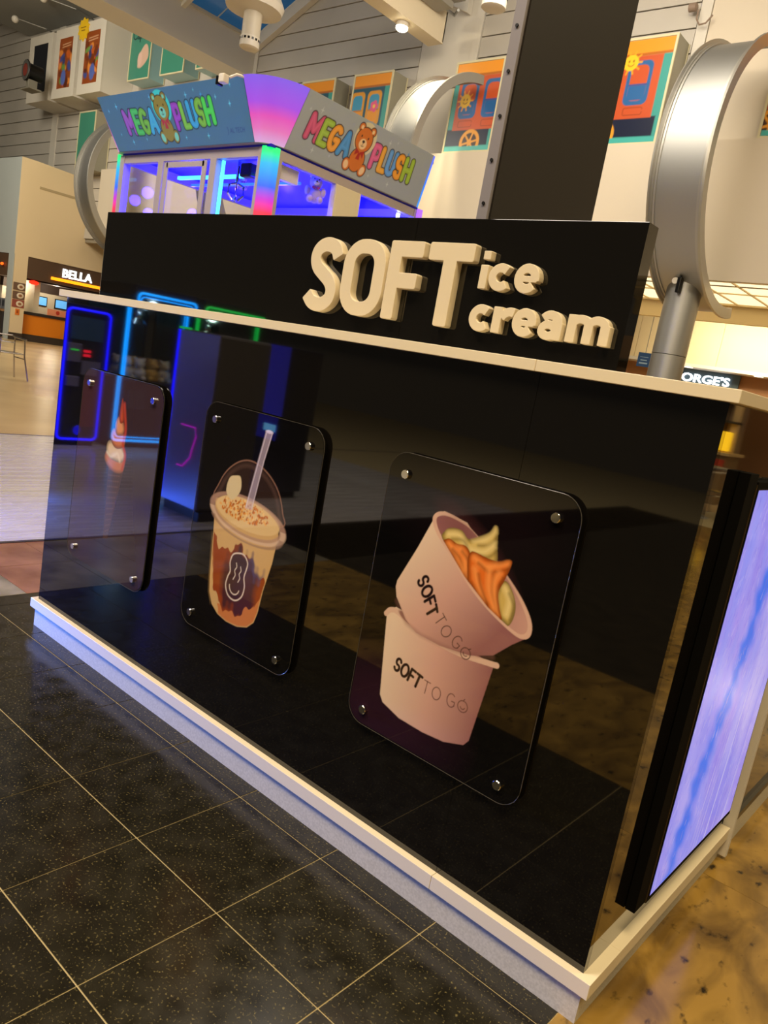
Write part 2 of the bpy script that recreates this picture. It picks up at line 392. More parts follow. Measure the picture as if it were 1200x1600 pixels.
tile_field(-4.81, -1.2, -6, 11, .1805, 1.7, -4.81, -6, vinyl, 'floor_plank', gap=.0004)
MB().box(-4.84, -4.81, -9, 12, -.011, .004).build('threshold_strip', M('pale_threshold', (140,130,135), .3, .6), floor)
honey = noisy('honey_polished_stone', (186,156,108), (212,186,138), .8, .3, 8, rand=.05, stretch=(1,.7,1))
tile_field(-30, -4.84, -6, 16, 2.4, 2.4, -30, -6, honey, 'honey_slab', gap=.002)
tile_field(-4.81, 9, 11, 20, 2.3, 2.3, -4.81, 11, honey, 'honey_slab', gap=.002)

# ================================================================== KIOSK
L = 2.564; Z1 = 1.374; ZT = 1.40; KD = 2.35
kiosk = empty('ice_cream_kiosk', (L/2, KD/2, 0), 0, 'black gloss kiosk counter with cream top, ledge and kickboard', 'kiosk')
def kpart(mb, name, mat, label=None, parent=None, smooth=False):
    o = mb.build(name, mat, parent or kiosk, smooth)
    if parent is None: o.location = (-L/2, -KD/2, 0)
    if label: o['label'] = label
    return o
kpart(MB().box(0, 2.1525, 0, .018, .116, Z1), 'front_panel', black_gloss)
kpart(MB().box(2.1535, L, 0, .018, .116, Z1), 'front_panel', black_gloss)
kpart(MB().box(L-.018, L, .019, .98, .116, Z1), 'side_panel', side_gloss)
kpart(MB().box(L-.018, L, 1.02, KD, .09, Z1), 'side_panel', side_gloss)
kpart(MB().box(0, .018, .019, KD, .05, Z1), 'side_panel', side_gloss)
kpart(MB().box(.018, L-.018, KD-.018, KD, .05, Z1), 'back_panel', black_gloss)
kpart(MB().box(-.0236, 2.1485, -.0236, KD+.02, Z1+.0005, ZT, .0012), 'countertop', cream_board)
kpart(MB().box(2.1495, L+.0229, -.0236, KD+.02, Z1+.0005, ZT, .0012), 'countertop', cream_board)
kpart(MB().box(-.0266, 2.1545, -.0205, .14, .0767, .1158, .0012), 'ledge', cream_board)
kpart(MB().box(2.1555, L+.027, -.0205, .14, .0767, .1158, .0012), 'ledge', cream_board)
kpart(MB().box(L-.1, L+.027, .1405, .972, .0767, .1158, .0012), 'ledge', cream_board)
kpart(MB().box(0, L+.0103, -.0103, 0, 0, .076), 'kickboard', cream_kick)
kpart(MB().box(L, L+.0103, .0005, .62, 0, .076), 'kickboard', cream_kick)
kpart(MB().box(L, L+.0103, .6215, KD, 0, .076), 'kickboard', cream_kick)
kpart(MB().box(L+.001, L+.034, .98, 1.0, .012, Z1, .001), 'divider_fin', white_paint, 'narrow upright pale divider beside the screen')
kpart(MB().box(L-.01, L+.012, 1.0, KD, .077, .10, .001), 'skirting_rail', M('dark_rail', (52,50,40), .3))

# sign board standing on the counter
sb = empty('sign_board', (1.225, .075, ZT), 0, 'long black gloss sign board reading SOFT ice cream on the counter', 'sign')
def spart(mb, name, mat): o = mb.build(name, mat, sb); o.location = (-1.225, -.075, -ZT); return o
spart(MB().box(.15, 1.6815, .05, .10, ZT+.0005, 1.712, .0008), 'board_panel', black_gloss)
spart(MB().box(1.6825, 2.302, .05, .10, ZT+.0005, 1.712, .0008), 'board_panel', black_gloss)
letter_m = M('cream_letter_foam', (222,208,178), .5)
# --- SOFT in heavy rounded block letters
def strokepoly(pl, wd):
    """outline of an open polyline with butt ends"""
    P = [np.array(p, float) for p in pl]; Lf, Rt = [], []
    for i, p in enumerate(P):
        t = P[min(i+1, len(P)-1)]-P[max(i-1, 0)]; t /= np.linalg.norm(t); n = np.array([-t[1], t[0]])
        Lf.append(tuple(p+n*wd/2)); Rt.append(tuple(p-n*wd/2))
    return Lf+Rt[::-1]
def glyph(name, polys, holes, bb, rnd, y0=.0275, y1=.0495, res=.0016, label=None):
    xs = np.arange(bb[0]-.01, bb[1]+.01, res); ys = np.arange(bb[2]-.01, bb[3]+.01, res); X, Y = np.meshgrid(xs, ys); d = np.full(X.shape, 1e9)
    for p in polys: d = np.minimum(d, sd_poly(X, Y, p))
    for h in holes: d = np.maximum(d, -sd_poly(X, Y, h))
    d = d-rnd; d[np.abs(d) < 1e-7] = 1e-7
    me = contour_mesh(d, xs, ys, y0, y1, name); 
    for v in me.vertices: v.co.x = 3.033+(v.co.x-3.033)*1.0096; v.co.z = 1.329+(v.co.z-1.329)*1.0096
    return link_mesh(name, me, letter_m, sb, (-1.225, -.075, -ZT))
R = .006
def rect(x0, x1, y0, y1, r=R): return [(x0+r, y0+r), (x1-r, y0+r), (x1-r, y1-r), (x0+r, y1-r)]
sy0, sy1 = 1.446, 1.646
# S
cx = 1.401
Sp = smooth_open([(1.452,1.598),(1.440,1.617),(1.418,1.6265),(1.392,1.6245),(1.371,1.610),(1.366,1.587),(1.377,1.566),(1.401,1.549),(1.428,1.531),(1.442,1.508),(1.438,1.483),(1.417,1.467),(1.392,1.464),(1.369,1.471),(1.351,1.488)], 5)
glyph('letter_s', [strokepoly(Sp, .0395-2*.004)], [], (1.32, 1.49, 1.43, 1.66), .004)
glyph('letter_o', [rrect(1.478+R, 1.631-R, sy0+R, sy1-R, .062, 8)], [rrect(1.519-R, 1.590+R, 1.484-R, 1.608+R, .034, 8)], (1.47, 1.64, 1.43, 1.66), R)
glyph('letter_f', [rect(1.640, 1.681, sy0+.002, sy1), rect(1.640, 1.751, 1.606, sy1), rect(1.640, 1.741, 1.528, 1.567)], [], (1.63, 1.77, 1.43, 1.66), R)
glyph('letter_t', [rect(1.768, 1.906, 1.603, sy1), rect(1.816, 1.857, sy0, sy1)], [], (1.75, 1.93, 1.43, 1.66), R)
# ice cream, lower case
W_ = .0215; r2 = .0015
def ring(c, rx, ry, a0, a1, wd=W_): return strokepoly(arc(c[0], c[1], rx, ry, a0, a1, 20), wd-2*r2)
def lc_c(x0, x1, y0, y1, nm): cxx, cyy = (x0+x1)/2, (y0+y1)/2; glyph(nm, [ring((cxx, cyy), (x1-x0)/2-W_/2+.004, (y1-y0)/2-W_/2, 48, 312)], [], (x0-.01, x1+.02, y0-.01, y1+.01), r2, .031)
def lc_e(x0, x1, y0, y1, nm):
    cxx, cyy = (x0+x1)/2, (y0+y1)/2; rx, ry = (x1-x0)/2-W_/2, (y1-y0)/2-W_/2
    glyph(nm, [ring((cxx, cyy), rx, ry, -8, 318), rect(cxx-rx, cxx+rx+.005, cyy-.008, cyy+.006, r2)], [], (x0-.01, x1+.01, y0-.01, y1+.01), r2, .031)
glyph('letter_i', [rect(1.928, 1.950, 1.545, 1.600, r2), rect(1.930, 1.951, 1.612, 1.632, r2)], [], (1.92, 1.97, 1.53, 1.65), r2, .031)
lc_c(1.958, 2.016, 1.542, 1.606, 'letter_c'); lc_e(2.025, 2.091, 1.542, 1.609, 'letter_e')
lc_c(1.924, 1.982, 1.446, 1.510, 'letter_c')
glyph('letter_r', [rect(1.987, 2.011, 1.448, 1.508, r2), strokepoly(arc(2.034, 1.470, .026, .0285, 150, 72, 8), .021-2*r2)], [], (1.98, 2.06, 1.43, 1.52), r2, .031)
lc_e(2.042, 2.106, 1.446, 1.511, 'letter_e')
glyph('letter_a', [ring((2.138, 1.468), .017, .0125, 0, 360, .019), rect(2.149, 2.172, 1.448, 1.486, r2), strokepoly(arc(2.140, 1.483, .021, .0185, 0, 145, 12), .020-2*r2)], [], (2.10, 2.19, 1.43, 1.52), r2, .031)
glyph('letter_m', [rect(2.183, 2.206, 1.448, 1.508, r2), rect(2.223, 2.245, 1.448, 1.490, r2), rect(2.262, 2.285, 1.448, 1.490, r2), strokepoly(arc(2.2150, 1.484, .0195, .0155, 180, 0, 12), .019-2*r2), strokepoly(arc(2.2540, 1.484, .0195, .0155, 180, 0, 12), .019-2*r2)], [], (2.17, 2.30, 1.43, 1.52), r2, .031)

# black support slab rising from the counter behind the sign
cs = empty('support_column', (1.684, .61, ZT), 0, 'tall black support column rising behind the sign board', 'column')
o = MB().box(-.016, .016, -.275, .305, .0005, 3.4).build('column_board', black_matt, cs)
o = MB().box(-.024, .010, -.287, -.2755, .0005, 3.4).build('edge_flange', M('grey_flange', (128,124,130), .45), cs); o['label'] = 'grey bolted edge strip'
bolt = MB().lathe([(.0001,-.004),(.005,-.004),(.005,0)], 8, axis='y').mesh()
for k in range(10): link_mesh('bolt', bolt, M('bolt_black', (16,14,14), .4), cs, (-.007, -.287, .42+k*.1155))

# ------------------------------------------------------------------ acrylic posters on the front panel
print_gloss = M('glossy_print', (0,0,0), .03, spec=.55, attr=True)
def poster(x0, canvas, label):
    t = empty('acrylic_poster', (3.033+(x0+.27-3.033)*1.0099, -.0125, .3857), 0, label, 'poster', 'acrylic posters on the kiosk front')
    t.scale = (1.0098, 1, 1.0098)
    MB().prism(rrect(-.27, .27, 0, .735, .055, 8), -.0028, .003, 'xz', .0006).build('acrylic_sheet', M('acrylic_sheet', (16,15,15), .04, spec=.6), t)
    MB().tube([(a, -.0028, b) for a, b in rrect(-.27, .27, 0, .735, .055, 8)], .0009, 6, closed=True).build('edge_highlight', M('edge_highlight', (74,70,62), .25, .2), t, True)  # grey ring draws the sheet's edge highlight in colour
    def keep(X, Y):
        r = .0535; dx = np.maximum(np.abs(X-.27)-(.268-r), 0); dy = np.maximum(np.abs(Y-.3675)-(.3655-r), 0); return np.hypot(dx, dy) < r
    me = canvas.mesh(lambda X, Y: (X-.27, np.full(X.shape, -.0034), Y), keep); link_mesh('printed_sheet', me, print_gloss, t)
    for sx_ in (-.213, .213):
        for z in (.0435, .681):
            s = MB().lathe([(.0001,-.013),(.0105,-.013),(.0118,-.0115),(.0118,-.0036)], 20, axis='y').lathe([(.007,.003),(.007,.0122)], 10, axis='y').build('standoff_stud', chrome, t, True, loc=(sx_, 0, z))
    return t
BG = (10,9,9)
# --- right poster: two paper cups, orange and yellow soft ice
c = Canvas(.54, .735, .0017, BG); X, Y = c.X, c.Y
c.ell(.12, .07, .2, .12, (46,22,36), soft=.06, alpha=.8); c.ell(.30, .62, .2, .12, (24,14,18), soft=.06, alpha=.6)
def cup_shade(t):  # the printed cups run from cream to mauve, left to right
    a, b, m = np.array(lin((226,200,176))), np.array(lin((146,96,96))), np.array(lin((206,160,146))); t = np.clip(t, 0, 1)[..., None]
    return np.where(t < .5, a+(m-a)*t*2, m+(b-m)*(t-.5)*2)
low = smooth_closed([(.074,.318),(.087,.213),(.1,.105),(.113,.086),(.173,.068),(.25,.066),(.316,.072),(.372,.09),(.384,.107),(.395,.2),(.408,.305),(.33,.31),(.2,.33)], 3)
low = [(.074,.325),(.087,.213),(.1,.105),(.113,.088),(.173,.070),(.25,.067),(.316,.072),(.372,.090),(.384,.107),(.395,.2),(.408,.310),(.33,.318),(.2,.335),(.1,.345)]
c.fillc(sd_poly(X, Y, low), cup_shade((X-.10)/.30))
c.line(smooth_open([(.072,.318),(.085,.332),(.111,.333),(.181,.310),(.298,.300),(.391,.308),(.415,.311)]), .014, (214,178,158))
c.ell(.16, .325, .05, .012, (150,108,98), rot=-.25)
top = [(.166,.600),(.132,.512),(.088,.412),(.087,.395),(.095,.371),(.136,.325),(.174,.303),(.25,.297),(.339,.306),(.40,.330),(.441,.372),(.471,.398),(.45,.44),(.36,.53),(.26,.61),(.19,.62)]
c.fillc(sd_poly(X, Y, top), cup_shade((X*.8-(Y-.45)*.6-.06)/.30))
c.line([(.098,.36),(.14,.315),(.19,.302),(.30,.300),(.40,.325)], .006, (120,80,78), alpha=.5, soft=.006)
rim = smooth_closed([(.160,.593),(.171,.613),(.202,.619),(.254,.608),(.314,.577),(.377,.534),(.438,.486),(.475,.443),(.482,.411),(.467,.395),(.435,.398),(.364,.427),(.301,.464),(.233,.518),(.179,.562)])
c.poly(rim, (216,176,156)); rin = smooth_closed([(.172,.592),(.185,.608),(.218,.610),(.269,.599),(.316,.572),(.378,.528),(.434,.479),(.466,.438),(.468,.410),(.440,.405),(.361,.437),(.282,.487),(.200,.555)])
c.fillc(sd_poly(X, Y, rin), cup_shade(1.1-(X-.2)/.5))
c.ell(.30, .55, .09, .03, (96,52,56), rot=-.6, soft=.03, alpha=.6)
inside = lambda d: np.maximum(d, sd_poly(X, Y, [(.17,.62),(.172,.592),(.2,.553),(.282,.484),(.361,.434),(.44,.402),(.47,.41),(.5,.7),(.2,.7)]))
def cream(pts, col, hi, lines=()):
    p = smooth_closed(pts, 4); d = inside(sd_poly(X, Y, p)); c.fill(d, tuple(int(v*.62) for v in col)); c.fill(d+.007, col, soft=.005)
    for ln in lines:
        dd = np.maximum(sd_line(X, Y, smooth_open(ln))-.007, d+.004); c.fill(dd, hi, soft=.006, alpha=.75)
        l2 = [(a+.013, b-.009) for a, b in ln]; dd = np.maximum(sd_line(X, Y, smooth_open(l2))-.003, d+.003); c.fill(dd, tuple(int(v*.55) for v in col), soft=.004, alpha=.7)
YL, YH = (206,176,96), (238,216,150); OR, OH = (226,112,38), (250,160,84)
cream([(.196,.552),(.205,.578),(.224,.588),(.251,.588),(.272,.574),(.298,.586),(.325,.604),(.336,.624),(.346,.616),(.352,.58),(.36,.545),(.34,.53),(.283,.53),(.239,.54)], YL, YH, [[(.215,.570),(.245,.575),(.27,.555)],[(.29,.575),(.318,.585),(.338,.612)],[(.285,.552),(.32,.556),(.345,.58)]])
cream([(.381,.50),(.395,.508),(.413,.493),(.428,.468),(.432,.440),(.424,.412),(.405,.410),(.385,.44),(.375,.47)], YL, YH, [[(.395,.492),(.412,.468),(.412,.435)]])
cream([(.203,.545),(.210,.556),(.222,.560),(.245,.554),(.268,.556),(.286,.540),(.296,.50),(.300,.46),(.27,.475),(.23,.515)], OR, OH, [[(.222,.546),(.248,.53),(.272,.50)],[(.25,.549),(.272,.53),(.282,.49)]])
cream([(.281,.530),(.286,.546),(.298,.549),(.335,.545),(.365,.546),(.385,.556),(.398,.556),(.396,.535),(.388,.505),(.380,.475),(.392,.440),(.403,.418),(.377,.420),(.34,.438),(.301,.464),(.287,.500)], OR, OH, [[(.30,.535),(.335,.525),(.385,.548)],[(.306,.51),(.318,.485),(.345,.45)],[(.345,.52),(.352,.48),(.375,.44)],[(.372,.52),(.365,.49),(.388,.43)]])
ink = (52,34,34)
c.text(word('SOFT', .150, .430, .034, -46, .22, .80, 2.0), .0075, (36,22,24)); c.text(word('TO', .221, .354, .032, -42, .30, .95), .0022, ink)
c.text(word('G*', .280, .315, .033, -27, .26, 1.0), .0023, (78,50,46))
c.text(word('SOFT', .128, .188, .0335, -13, .20, .78), .0075, (36,22,24)); c.text(word('TO', .226, .166, .032, -4, .34, .95), .0022, (84,54,52))
c.text(word('G*', .303, .163, .0335, 3, .26, 1.0), .0023, (96,62,58))
poster(1.8, c, 'glossy black acrylic poster of two stacked paper cups with orange soft ice')
# --- middle poster: iced drink in a domed clear cup
c = Canvas(.54, .735, .0022, BG); X, Y = c.X, c.Y
c.ell(.26, .30, .2, .28, (18,14,22), soft=.06, alpha=.7)
dome = smooth_closed([(.10,.43),(.112,.49),(.145,.54),(.20,.578),(.26,.588),(.33,.567),(.385,.525),(.415,.47),(.42,.43),(.26,.40)])
d = sd_poly(X, Y, dome); c.fill(d, (62,44,40), alpha=.55); c.fill(np.abs(d)-.002, (150,110,96), alpha=.8); c.fill(np.abs(d+.016)-.0035, (104,78,72), alpha=.5, soft=.006)
body = [(.103,.44),(.108,.40),(.117,.31),(.128,.19),(.136,.14),(.155,.105),(.19,.083),(.236,.074),(.29,.076),(.335,.090),(.362,.115),(.373,.15),(.382,.222),(.403,.313),(.412,.40),(.40,.44),(.25,.47)]
db = sd_poly(X, Y, body); c.fill(db, (206,168,116))
n1 = .012*np.sin(X*95)+.008*np.sin(X*210+1)+.006*np.sin(Y*170)
c.fill(np.maximum(db+.003, sd_poly(X, Y+n1*.8, smooth_closed([(.11,.33),(.135,.315),(.165,.29),(.21,.305),(.255,.322),(.30,.305),(.345,.262),(.382,.245),(.385,.20),(.36,.165),(.345,.125),(.29,.105),(.23,.095),(.19,.12),(.155,.165),(.13,.24)]))), (146,66,32))
c.fill(np.maximum(db+.004, sd_poly(X, Y+n1, smooth_closed([(.225,.30),(.27,.315),(.32,.285),(.352,.255),(.345,.21),(.35,.16),(.31,.12),(.25,.115),(.20,.14),(.185,.20),(.20,.26)]))), (62,36,46), soft=.012, alpha=.9)
c.fill(np.maximum(db+.004, sd_poly(X, Y+n1, smooth_closed([(.30,.30),(.335,.285),(.37,.265),(.372,.25),(.335,.25),(.31,.265)]))), (86,74,110), soft=.008, alpha=.8)
c.fill(np.maximum(db+.003, sd_ell(X, Y, .105, .18, .03, .12, .1)), (222,176,112), soft=.012, alpha=.8)
c.fill(np.maximum(db+.003, sd_poly(X, Y+n1*.7, [(.18,.118),(.23,.104),(.29,.112),(.33,.15),(.385,.20),(.39,.08),(.2,.06)])), (198,122,72))
c.ell(.262, .425, .152, .048, (222,190,140), rot=-.02)
rng = np.random.RandomState(3)
for k in range(230):
    a, r = rng.uniform(0, 2*PI), math.sqrt(rng.uniform(0, 1)); x, y = .245+.115*r*math.cos(a), .432+.032*r*math.sin(a)
    c.ell(x, y, rng.uniform(.003,.006), rng.uniform(.002,.004), [(206,120,44),(168,84,28),(232,170,92),(188,104,36),(238,200,140)][rng.randint(5)], rot=rng.uniform(0, 3))
dr = np.abs(sd_ell(X, Y, .260, .418, .168, .056, -.05)); c.fill(dr-.0045, (176,140,124), alpha=.8); dr = np.abs(sd_ell(X, Y, .262, .410, .170, .056, -.05)); c.fill(np.maximum(dr-.004, Y-.415), (214,184,164), alpha=.75); c.fill(np.maximum(np.abs(sd_ell(X, Y, .262, .395, .165, .052, -.05))-.003, Y-.39), (150,118,104), alpha=.7)
c.poly([(.292,.690),(.324,.686),(.305,.60),(.281,.445),(.248,.443),(.270,.57)], (186,170,196), alpha=.55); c.line([(.297,.688),(.276,.575),(.252,.445)], .0035, (226,214,236), alpha=.7); c.line([(.321,.685),(.302,.60),(.279,.446)], .0035, (226,214,236), alpha=.6); c.ell(.308, .688, .016, .005, (210,200,224))
c.poly(smooth_closed([(.158,.517),(.185,.530),(.209,.530),(.218,.497),(.205,.47),(.178,.452),(.150,.474)]), (214,196,160))
badge = smooth_closed([(.247,.300),(.276,.302),(.297,.283),(.295,.26),(.290,.235),(.298,.205),(.290,.172),(.262,.152),(.228,.158),(.210,.185),(.214,.215),(.222,.235),(.216,.262),(.224,.288)])
dB = sd_poly(X, Y, badge); c.fill(np.abs(dB)-.0022, (226,210,204)); c.fill(dB+.006, (52,40,52), alpha=.55)
c.line(smooth_open([(.246,.268),(.250,.256),(.243,.243),(.248,.230),(.241,.214)]), .003, (230,214,208)); c.line(smooth_open([(.268,.262),(.272,.250),(.266,.238),(.271,.226),(.265,.212)]), .003, (230,214,208)); c.line(arc(.252, .193, .024, .024, 180, 345), .0035, (230,214,208))
poster(1.02, c, 'glossy black acrylic poster of an iced drink in a domed clear cup')
# --- left poster: tall twisted cone
c = Canvas(.54, .735, .0025, (58,42,48)); X, Y = c.X, c.Y  # pinkish haze over the sheet is put into the ground colour
c.poly([(.238,.405),(.340,.408),(.284,.137),(.255,.131)], (78,54,46))
for k in range(12):
    y = .16+k*.021; c.line([(.262-.02*(k/12), y), (.285+.045*(k/12), y+.012)], .003, (124,88,70), alpha=.7)
for k in range(6): c.line([(.25+.015*k, .40), (.262+.006*k, .15)], .0025, (60,38,26), alpha=.5)
for pts, col in (([(.205,.43),(.215,.455),(.25,.46),(.33,.45),(.345,.43),(.335,.40),(.30,.388),(.255,.392),(.22,.41)], (196,120,84)), ([(.212,.47),(.225,.495),(.28,.50),(.33,.48),(.342,.455),(.32,.432),(.26,.43),(.222,.445)], (224,196,160)),
                 ([(.232,.52),(.25,.545),(.30,.545),(.33,.52),(.325,.49),(.28,.475),(.245,.49)], (208,126,88)), ([(.255,.56),(.27,.59),(.298,.585),(.318,.555),(.308,.53),(.27,.525)], (222,150,104)), ([(.275,.60),(.284,.66),(.30,.62),(.308,.58),(.285,.57)], (200,84,52))):
    p = smooth_closed(pts); c.poly(p, tuple(int(v*.6) for v in col)); c.fill(sd_poly(X, Y, p)+.008, col, soft=.006)
c.line(smooth_open([(.30,.64),(.326,.55),(.318,.50),(.34,.46),(.33,.41)]), .012, (190,70,48), soft=.004)
c.line(smooth_open([(.22,.45),(.25,.44),(.29,.458),(.31,.435)]), .007, (240,220,190), soft=.005)
poster(.245, c, 'glossy black acrylic poster of a soft ice cone, left of the drink poster')

# ------------------------------------------------------------------ screen on the kiosk's right side
tv = empty('digital_display', (L, .45, .26), 0, 'upright wall display glowing blue on the right side of the kiosk', 'screen')
def tpart(mb, name, mat, label=None):
    o = mb.build(name, mat, tv); o.location = (-L, -.45, -.26)
    if label: o['label'] = label
    return o
matt = M('matt_black_casing', (6,6,6), .8, spec=.08)
tpart(MB().box(L+.001, L+.0245, .175, .236, .196, 1.243, .0008), 'mount_side_plate', matt)
tpart(MB().box(L+.001, L+.0255, .246, .905, .190, 1.226, .0015), 'display_casing', matt)
tpart(MB().box(L+.001, L+.0262, .2375, .2400, .197, 1.22), 'steel_trim', M('bronze_trim', (70,58,38), .35, .6))
c = Canvas(.635, 1.0, .0035, (134,138,244)); X, Y = c.X, c.Y   # the picture on the display: lavender wash with a blue streak
rs_ = np.random.RandomState(8)
for k in range(70):
    x, y = rs_.uniform(0, .64), rs_.uniform(0, 1); c.ell(x, y, rs_.uniform(.01,.05), rs_.uniform(.05,.2), [(156,158,250),(170,170,250),(112,116,238),(148,132,240),(126,140,250)][rs_.randint(5)], rot=rs_.uniform(-.1,.25), soft=.02, alpha=.5)
stk = smooth_open([(.36,1.0),(.315,.86),(.285,.74),(.27,.62),(.24,.50),(.215,.40),(.17,.30),(.15,.2),(.13,.1),(.12,0)])
dd = sd_line(X, Y, stk)+.012*np.sin(Y*40)+.008*np.sin(Y*90+X*60); c.fill(dd-.05, (70,116,246), soft=.02, alpha=.8); c.fill(dd-.024, (20,104,240), soft=.01, alpha=.9)
for k in range(16):
    x = rs_.uniform(.3, .6); c.line([(x, rs_.uniform(.1,.5)), (x-.04, 0)], .0035, [(200,205,255),(96,96,214)][k % 2], alpha=.6)
for k in range(900):
    x, y = rs_.uniform(0, .64), rs_.uniform(0, 1); l = rs_.uniform(.006,.03); a = rs_.uniform(1.0, 2.0)
    c.line([(x, y), (x+l*math.cos(a), y+l*math.sin(a))], rs_.uniform(.001,.003), [(92,86,190),(104,96,180),(190,190,255)][rs_.randint(3)], alpha=.55)
scr = M('display_picture', (0,0,0), .12, attr=True, emit=.74)
tpart(MB().box(L+.0256, L+.0266, .254, .893, .206, 1.210), 'screen', M('screen_edge', (12,12,20), .2))
o = link_mesh('screen_picture', c.mesh(lambda X, Y: (np.full(X.shape, L+.0270), .256+X, .208+Y)), scr, tv, (-L, -.45, -.26)); o['label'] = 'glowing lavender and blue picture'

# ================================================================== CLAW MACHINE BEHIND THE KIOSK
bx0, bx1, by0, by1 = -2.08, -.54, 1.33, 2.66
cm = empty('claw_machine', ((bx0+bx1)/2, (by0+by1)/2, 0), 0, 'tall white claw machine with lit MEGA PLUSH header glowing blue inside', 'arcade machine')
OX, OY = -(bx0+bx1)/2, -(by0+by1)/2
def cpart(mb, name, mat, label=None, smooth=False, parent=None):
    o = mb.build(name, mat, parent or cm, smooth)
    if parent is None: o.location = (OX, OY, 0)
    if label: o['label'] = label
    return o
frame_w = M('white_powder_coat', (170,160,164), .4)
cpart(MB().box(bx0, bx1, by0, by1, 0, .85, .01), 'cabinet_base', M('lilac_cabinet', (150,140,200), .4))
cpart(MB().box(bx0+.01, bx1-.01, by0+.01, by1-.01, 2.385, 2.40), 'roof_panel', M('inner_roof', (22,16,210), .4))  # roof colour carries the blue of the LED light
for (x, y) in ((bx0, by0), (bx0, by1-.05), (bx1-.05, by1-.05)): cpart(MB().box(x, x+.05, y, y+.05, .85, 2.385), 'corner_post', frame_w)
for z in (.85, 2.335):
    cpart(MB().box(bx0+.05, bx1-.1, by0+.005, by0+.045, z, z+.05), 'frame_rail', frame_w); cpart(MB().box(bx1-.045, bx1-.005, by0+.09, by1-.05, z, z+.05), 'frame_rail', frame_w)
    cpart(MB().box(bx0+.005, bx0+.045, by0+.05, by1-.05, z, z+.05), 'frame_rail', frame_w); cpart(MB().box(bx0+.05, bx1-.05, by1-.045, by1-.005, z, z+.05), 'frame_rail', frame_w)
for x in (-1.60, -1.05): cpart(MB().box(x-.03, x+.03, by0+.002, by0+.045, .9, 2.335, .004), 'mullion', frame_w)
cpart(MB().box(-1.52, -1.12, by0-.006, by0+.003, 2.29, 2.325, .003).box(-1.545, -1.50, by0-.006, by0+.003, .95, 2.325, .003).box(-1.145, -1.10, by0-.006, by0+.003, .95, 2.325, .003), 'door_frame', frame_w)
cpart(MB().box(bx1-.045, bx1+.004, 1.86, 2.08, .9, 2.335, .004), 'side_panel_strip', M('cream_panel', (216,206,180), .5))
cpart(MB().box(bx1-.1, bx1-.075, by0+.002, by0+.03, .85, 2.385).box(bx1-.03, bx1-.004, by0+.075, by0+.1, .85, 2.385), 'corner_trim', frame_w)
gl = glass('clear_glass')
cpart(MB().box(bx0+.05, -1.63, by0+.02, by0+.024, .9, 2.335), 'glass_pane', gl); cpart(MB().box(-1.57, -1.08, by0+.02, by0+.024, .9, 2.335), 'glass_pane', gl); cpart(MB().box(-1.02, bx1-.1, by0+.02, by0+.024, .9, 2.335), 'glass_pane', gl)
cpart(MB().box(bx1-.024, bx1-.02, by0+.1, 1.86, .9, 2.335), 'glass_pane', gl); cpart(MB().box(bx1-.024, bx1-.02, 2.08, by1-.05, .9, 2.335), 'glass_pane', gl)
cpart(MB().box(bx0+.02, bx0+.024, by0+.05, by1-.05, .9, 2.335), 'glass_pane', gl)
cpart(MB().box(bx0+.05, -1.35, by1-.03, by1-.024, .9, 2.335), 'glass_pane', gl)
cpart(MB().box(-1.35, bx1-.05, by1-.035, by1-.02, .9, 2.335), 'back_panel', M('inner_back', (26,20,220), .4))  # LED blue is put into the back panel's colour too
ledcol = grad_emit('rgb_led_column', [(0,(255,40,40)),(.28,(255,30,70)),(.42,(190,20,190)),(.56,(20,90,230)),(.8,(0,170,220)),(.93,(0,230,120)),(1,(0,240,110))], 2, 1.9, 2.4, 1.3)
cpart(MB().prism(arc(bx1-.075, by0+.075, .072, .072, 270, 360, 8)+[(bx1-.03, by0+.075), (bx1-.075, by0+.03)], .85, 2.39, 'xy'), 'light_column', ledcol, 'corner strip lit green, blue and red', True)
cpart(MB().box(bx0-.022, bx0-.002, by0-.01, by0+.03, .85, 2.39), 'light_column', ledcol); cpart(MB().box(bx1+.002, bx1+.02, by1-.03, by1+.01, .85, 2.39), 'light_column', M('violet_led', (150,90,240), emit=1.2))
# header: flared front and right sides, big rounded corner
zt, zb = 2.67, 2.40
def ringpts(x0, x1, y0, y1, r, r3=.05):
    p = [(x0, y1), (x0, y0+r3)]+arc(x0+r3, y0+r3, r3, r3, 180, 270, 4)
    p += arc(x1-r, y0+r, r, r, 270, 360, 12)+arc(x1-r3, y1-r3, r3, r3, 0, 90, 4)
    return p
pb = ringpts(-2.105, -.535, 1.305, 2.66, .115); pt = ringpts(-2.09, -.325, 1.115, 2.50, .25)
def shell(ids, name, mat, smooth=True, off=0, label=None):
    bm = bmesh.new(); a = [bm.verts.new((pb[i][0], pb[i][1], zb)) for i in ids]; m_ = [bm.verts.new(((pb[i][0]*.4+pt[i][0]*.6), (pb[i][1]*.4+pt[i][1]*.6), zb*.4+zt*.6)) for i in ids]; t = [bm.verts.new((pt[i][0], pt[i][1], zt)) for i in ids]
    for k in range(len(ids)-1): bm.faces.new((a[k], a[k+1], m_[k+1], m_[k])); bm.faces.new((m_[k], m_[k+1], t[k+1], t[k]))
    mb = MB(); mb.bm.free(); mb.bm = bm
    ext = bmesh.ops.solidify(bm, geom=bm.faces[:], thickness=.012)
    return cpart(mb, name, mat, label, smooth)
n_ = len(pb)
corner_m = grad_emit('glow_corner', [(0,(226,176,226)),(.22,(240,120,190)),(.42,(238,84,190)),(.62,(176,80,232)),(1,(140,96,240))], 2, zb, zt, .85)
blue_m = grad_emit('glow_corner_blue', [(0,(20,150,255)),(.5,(30,120,255)),(1,(100,120,250))], 2, zb, zt, .95)
left_m = grad_emit('glow_corner_left', [(0,(240,150,220)),(.4,(232,100,210)),(1,(180,110,236))], 2, zb, zt, .7)
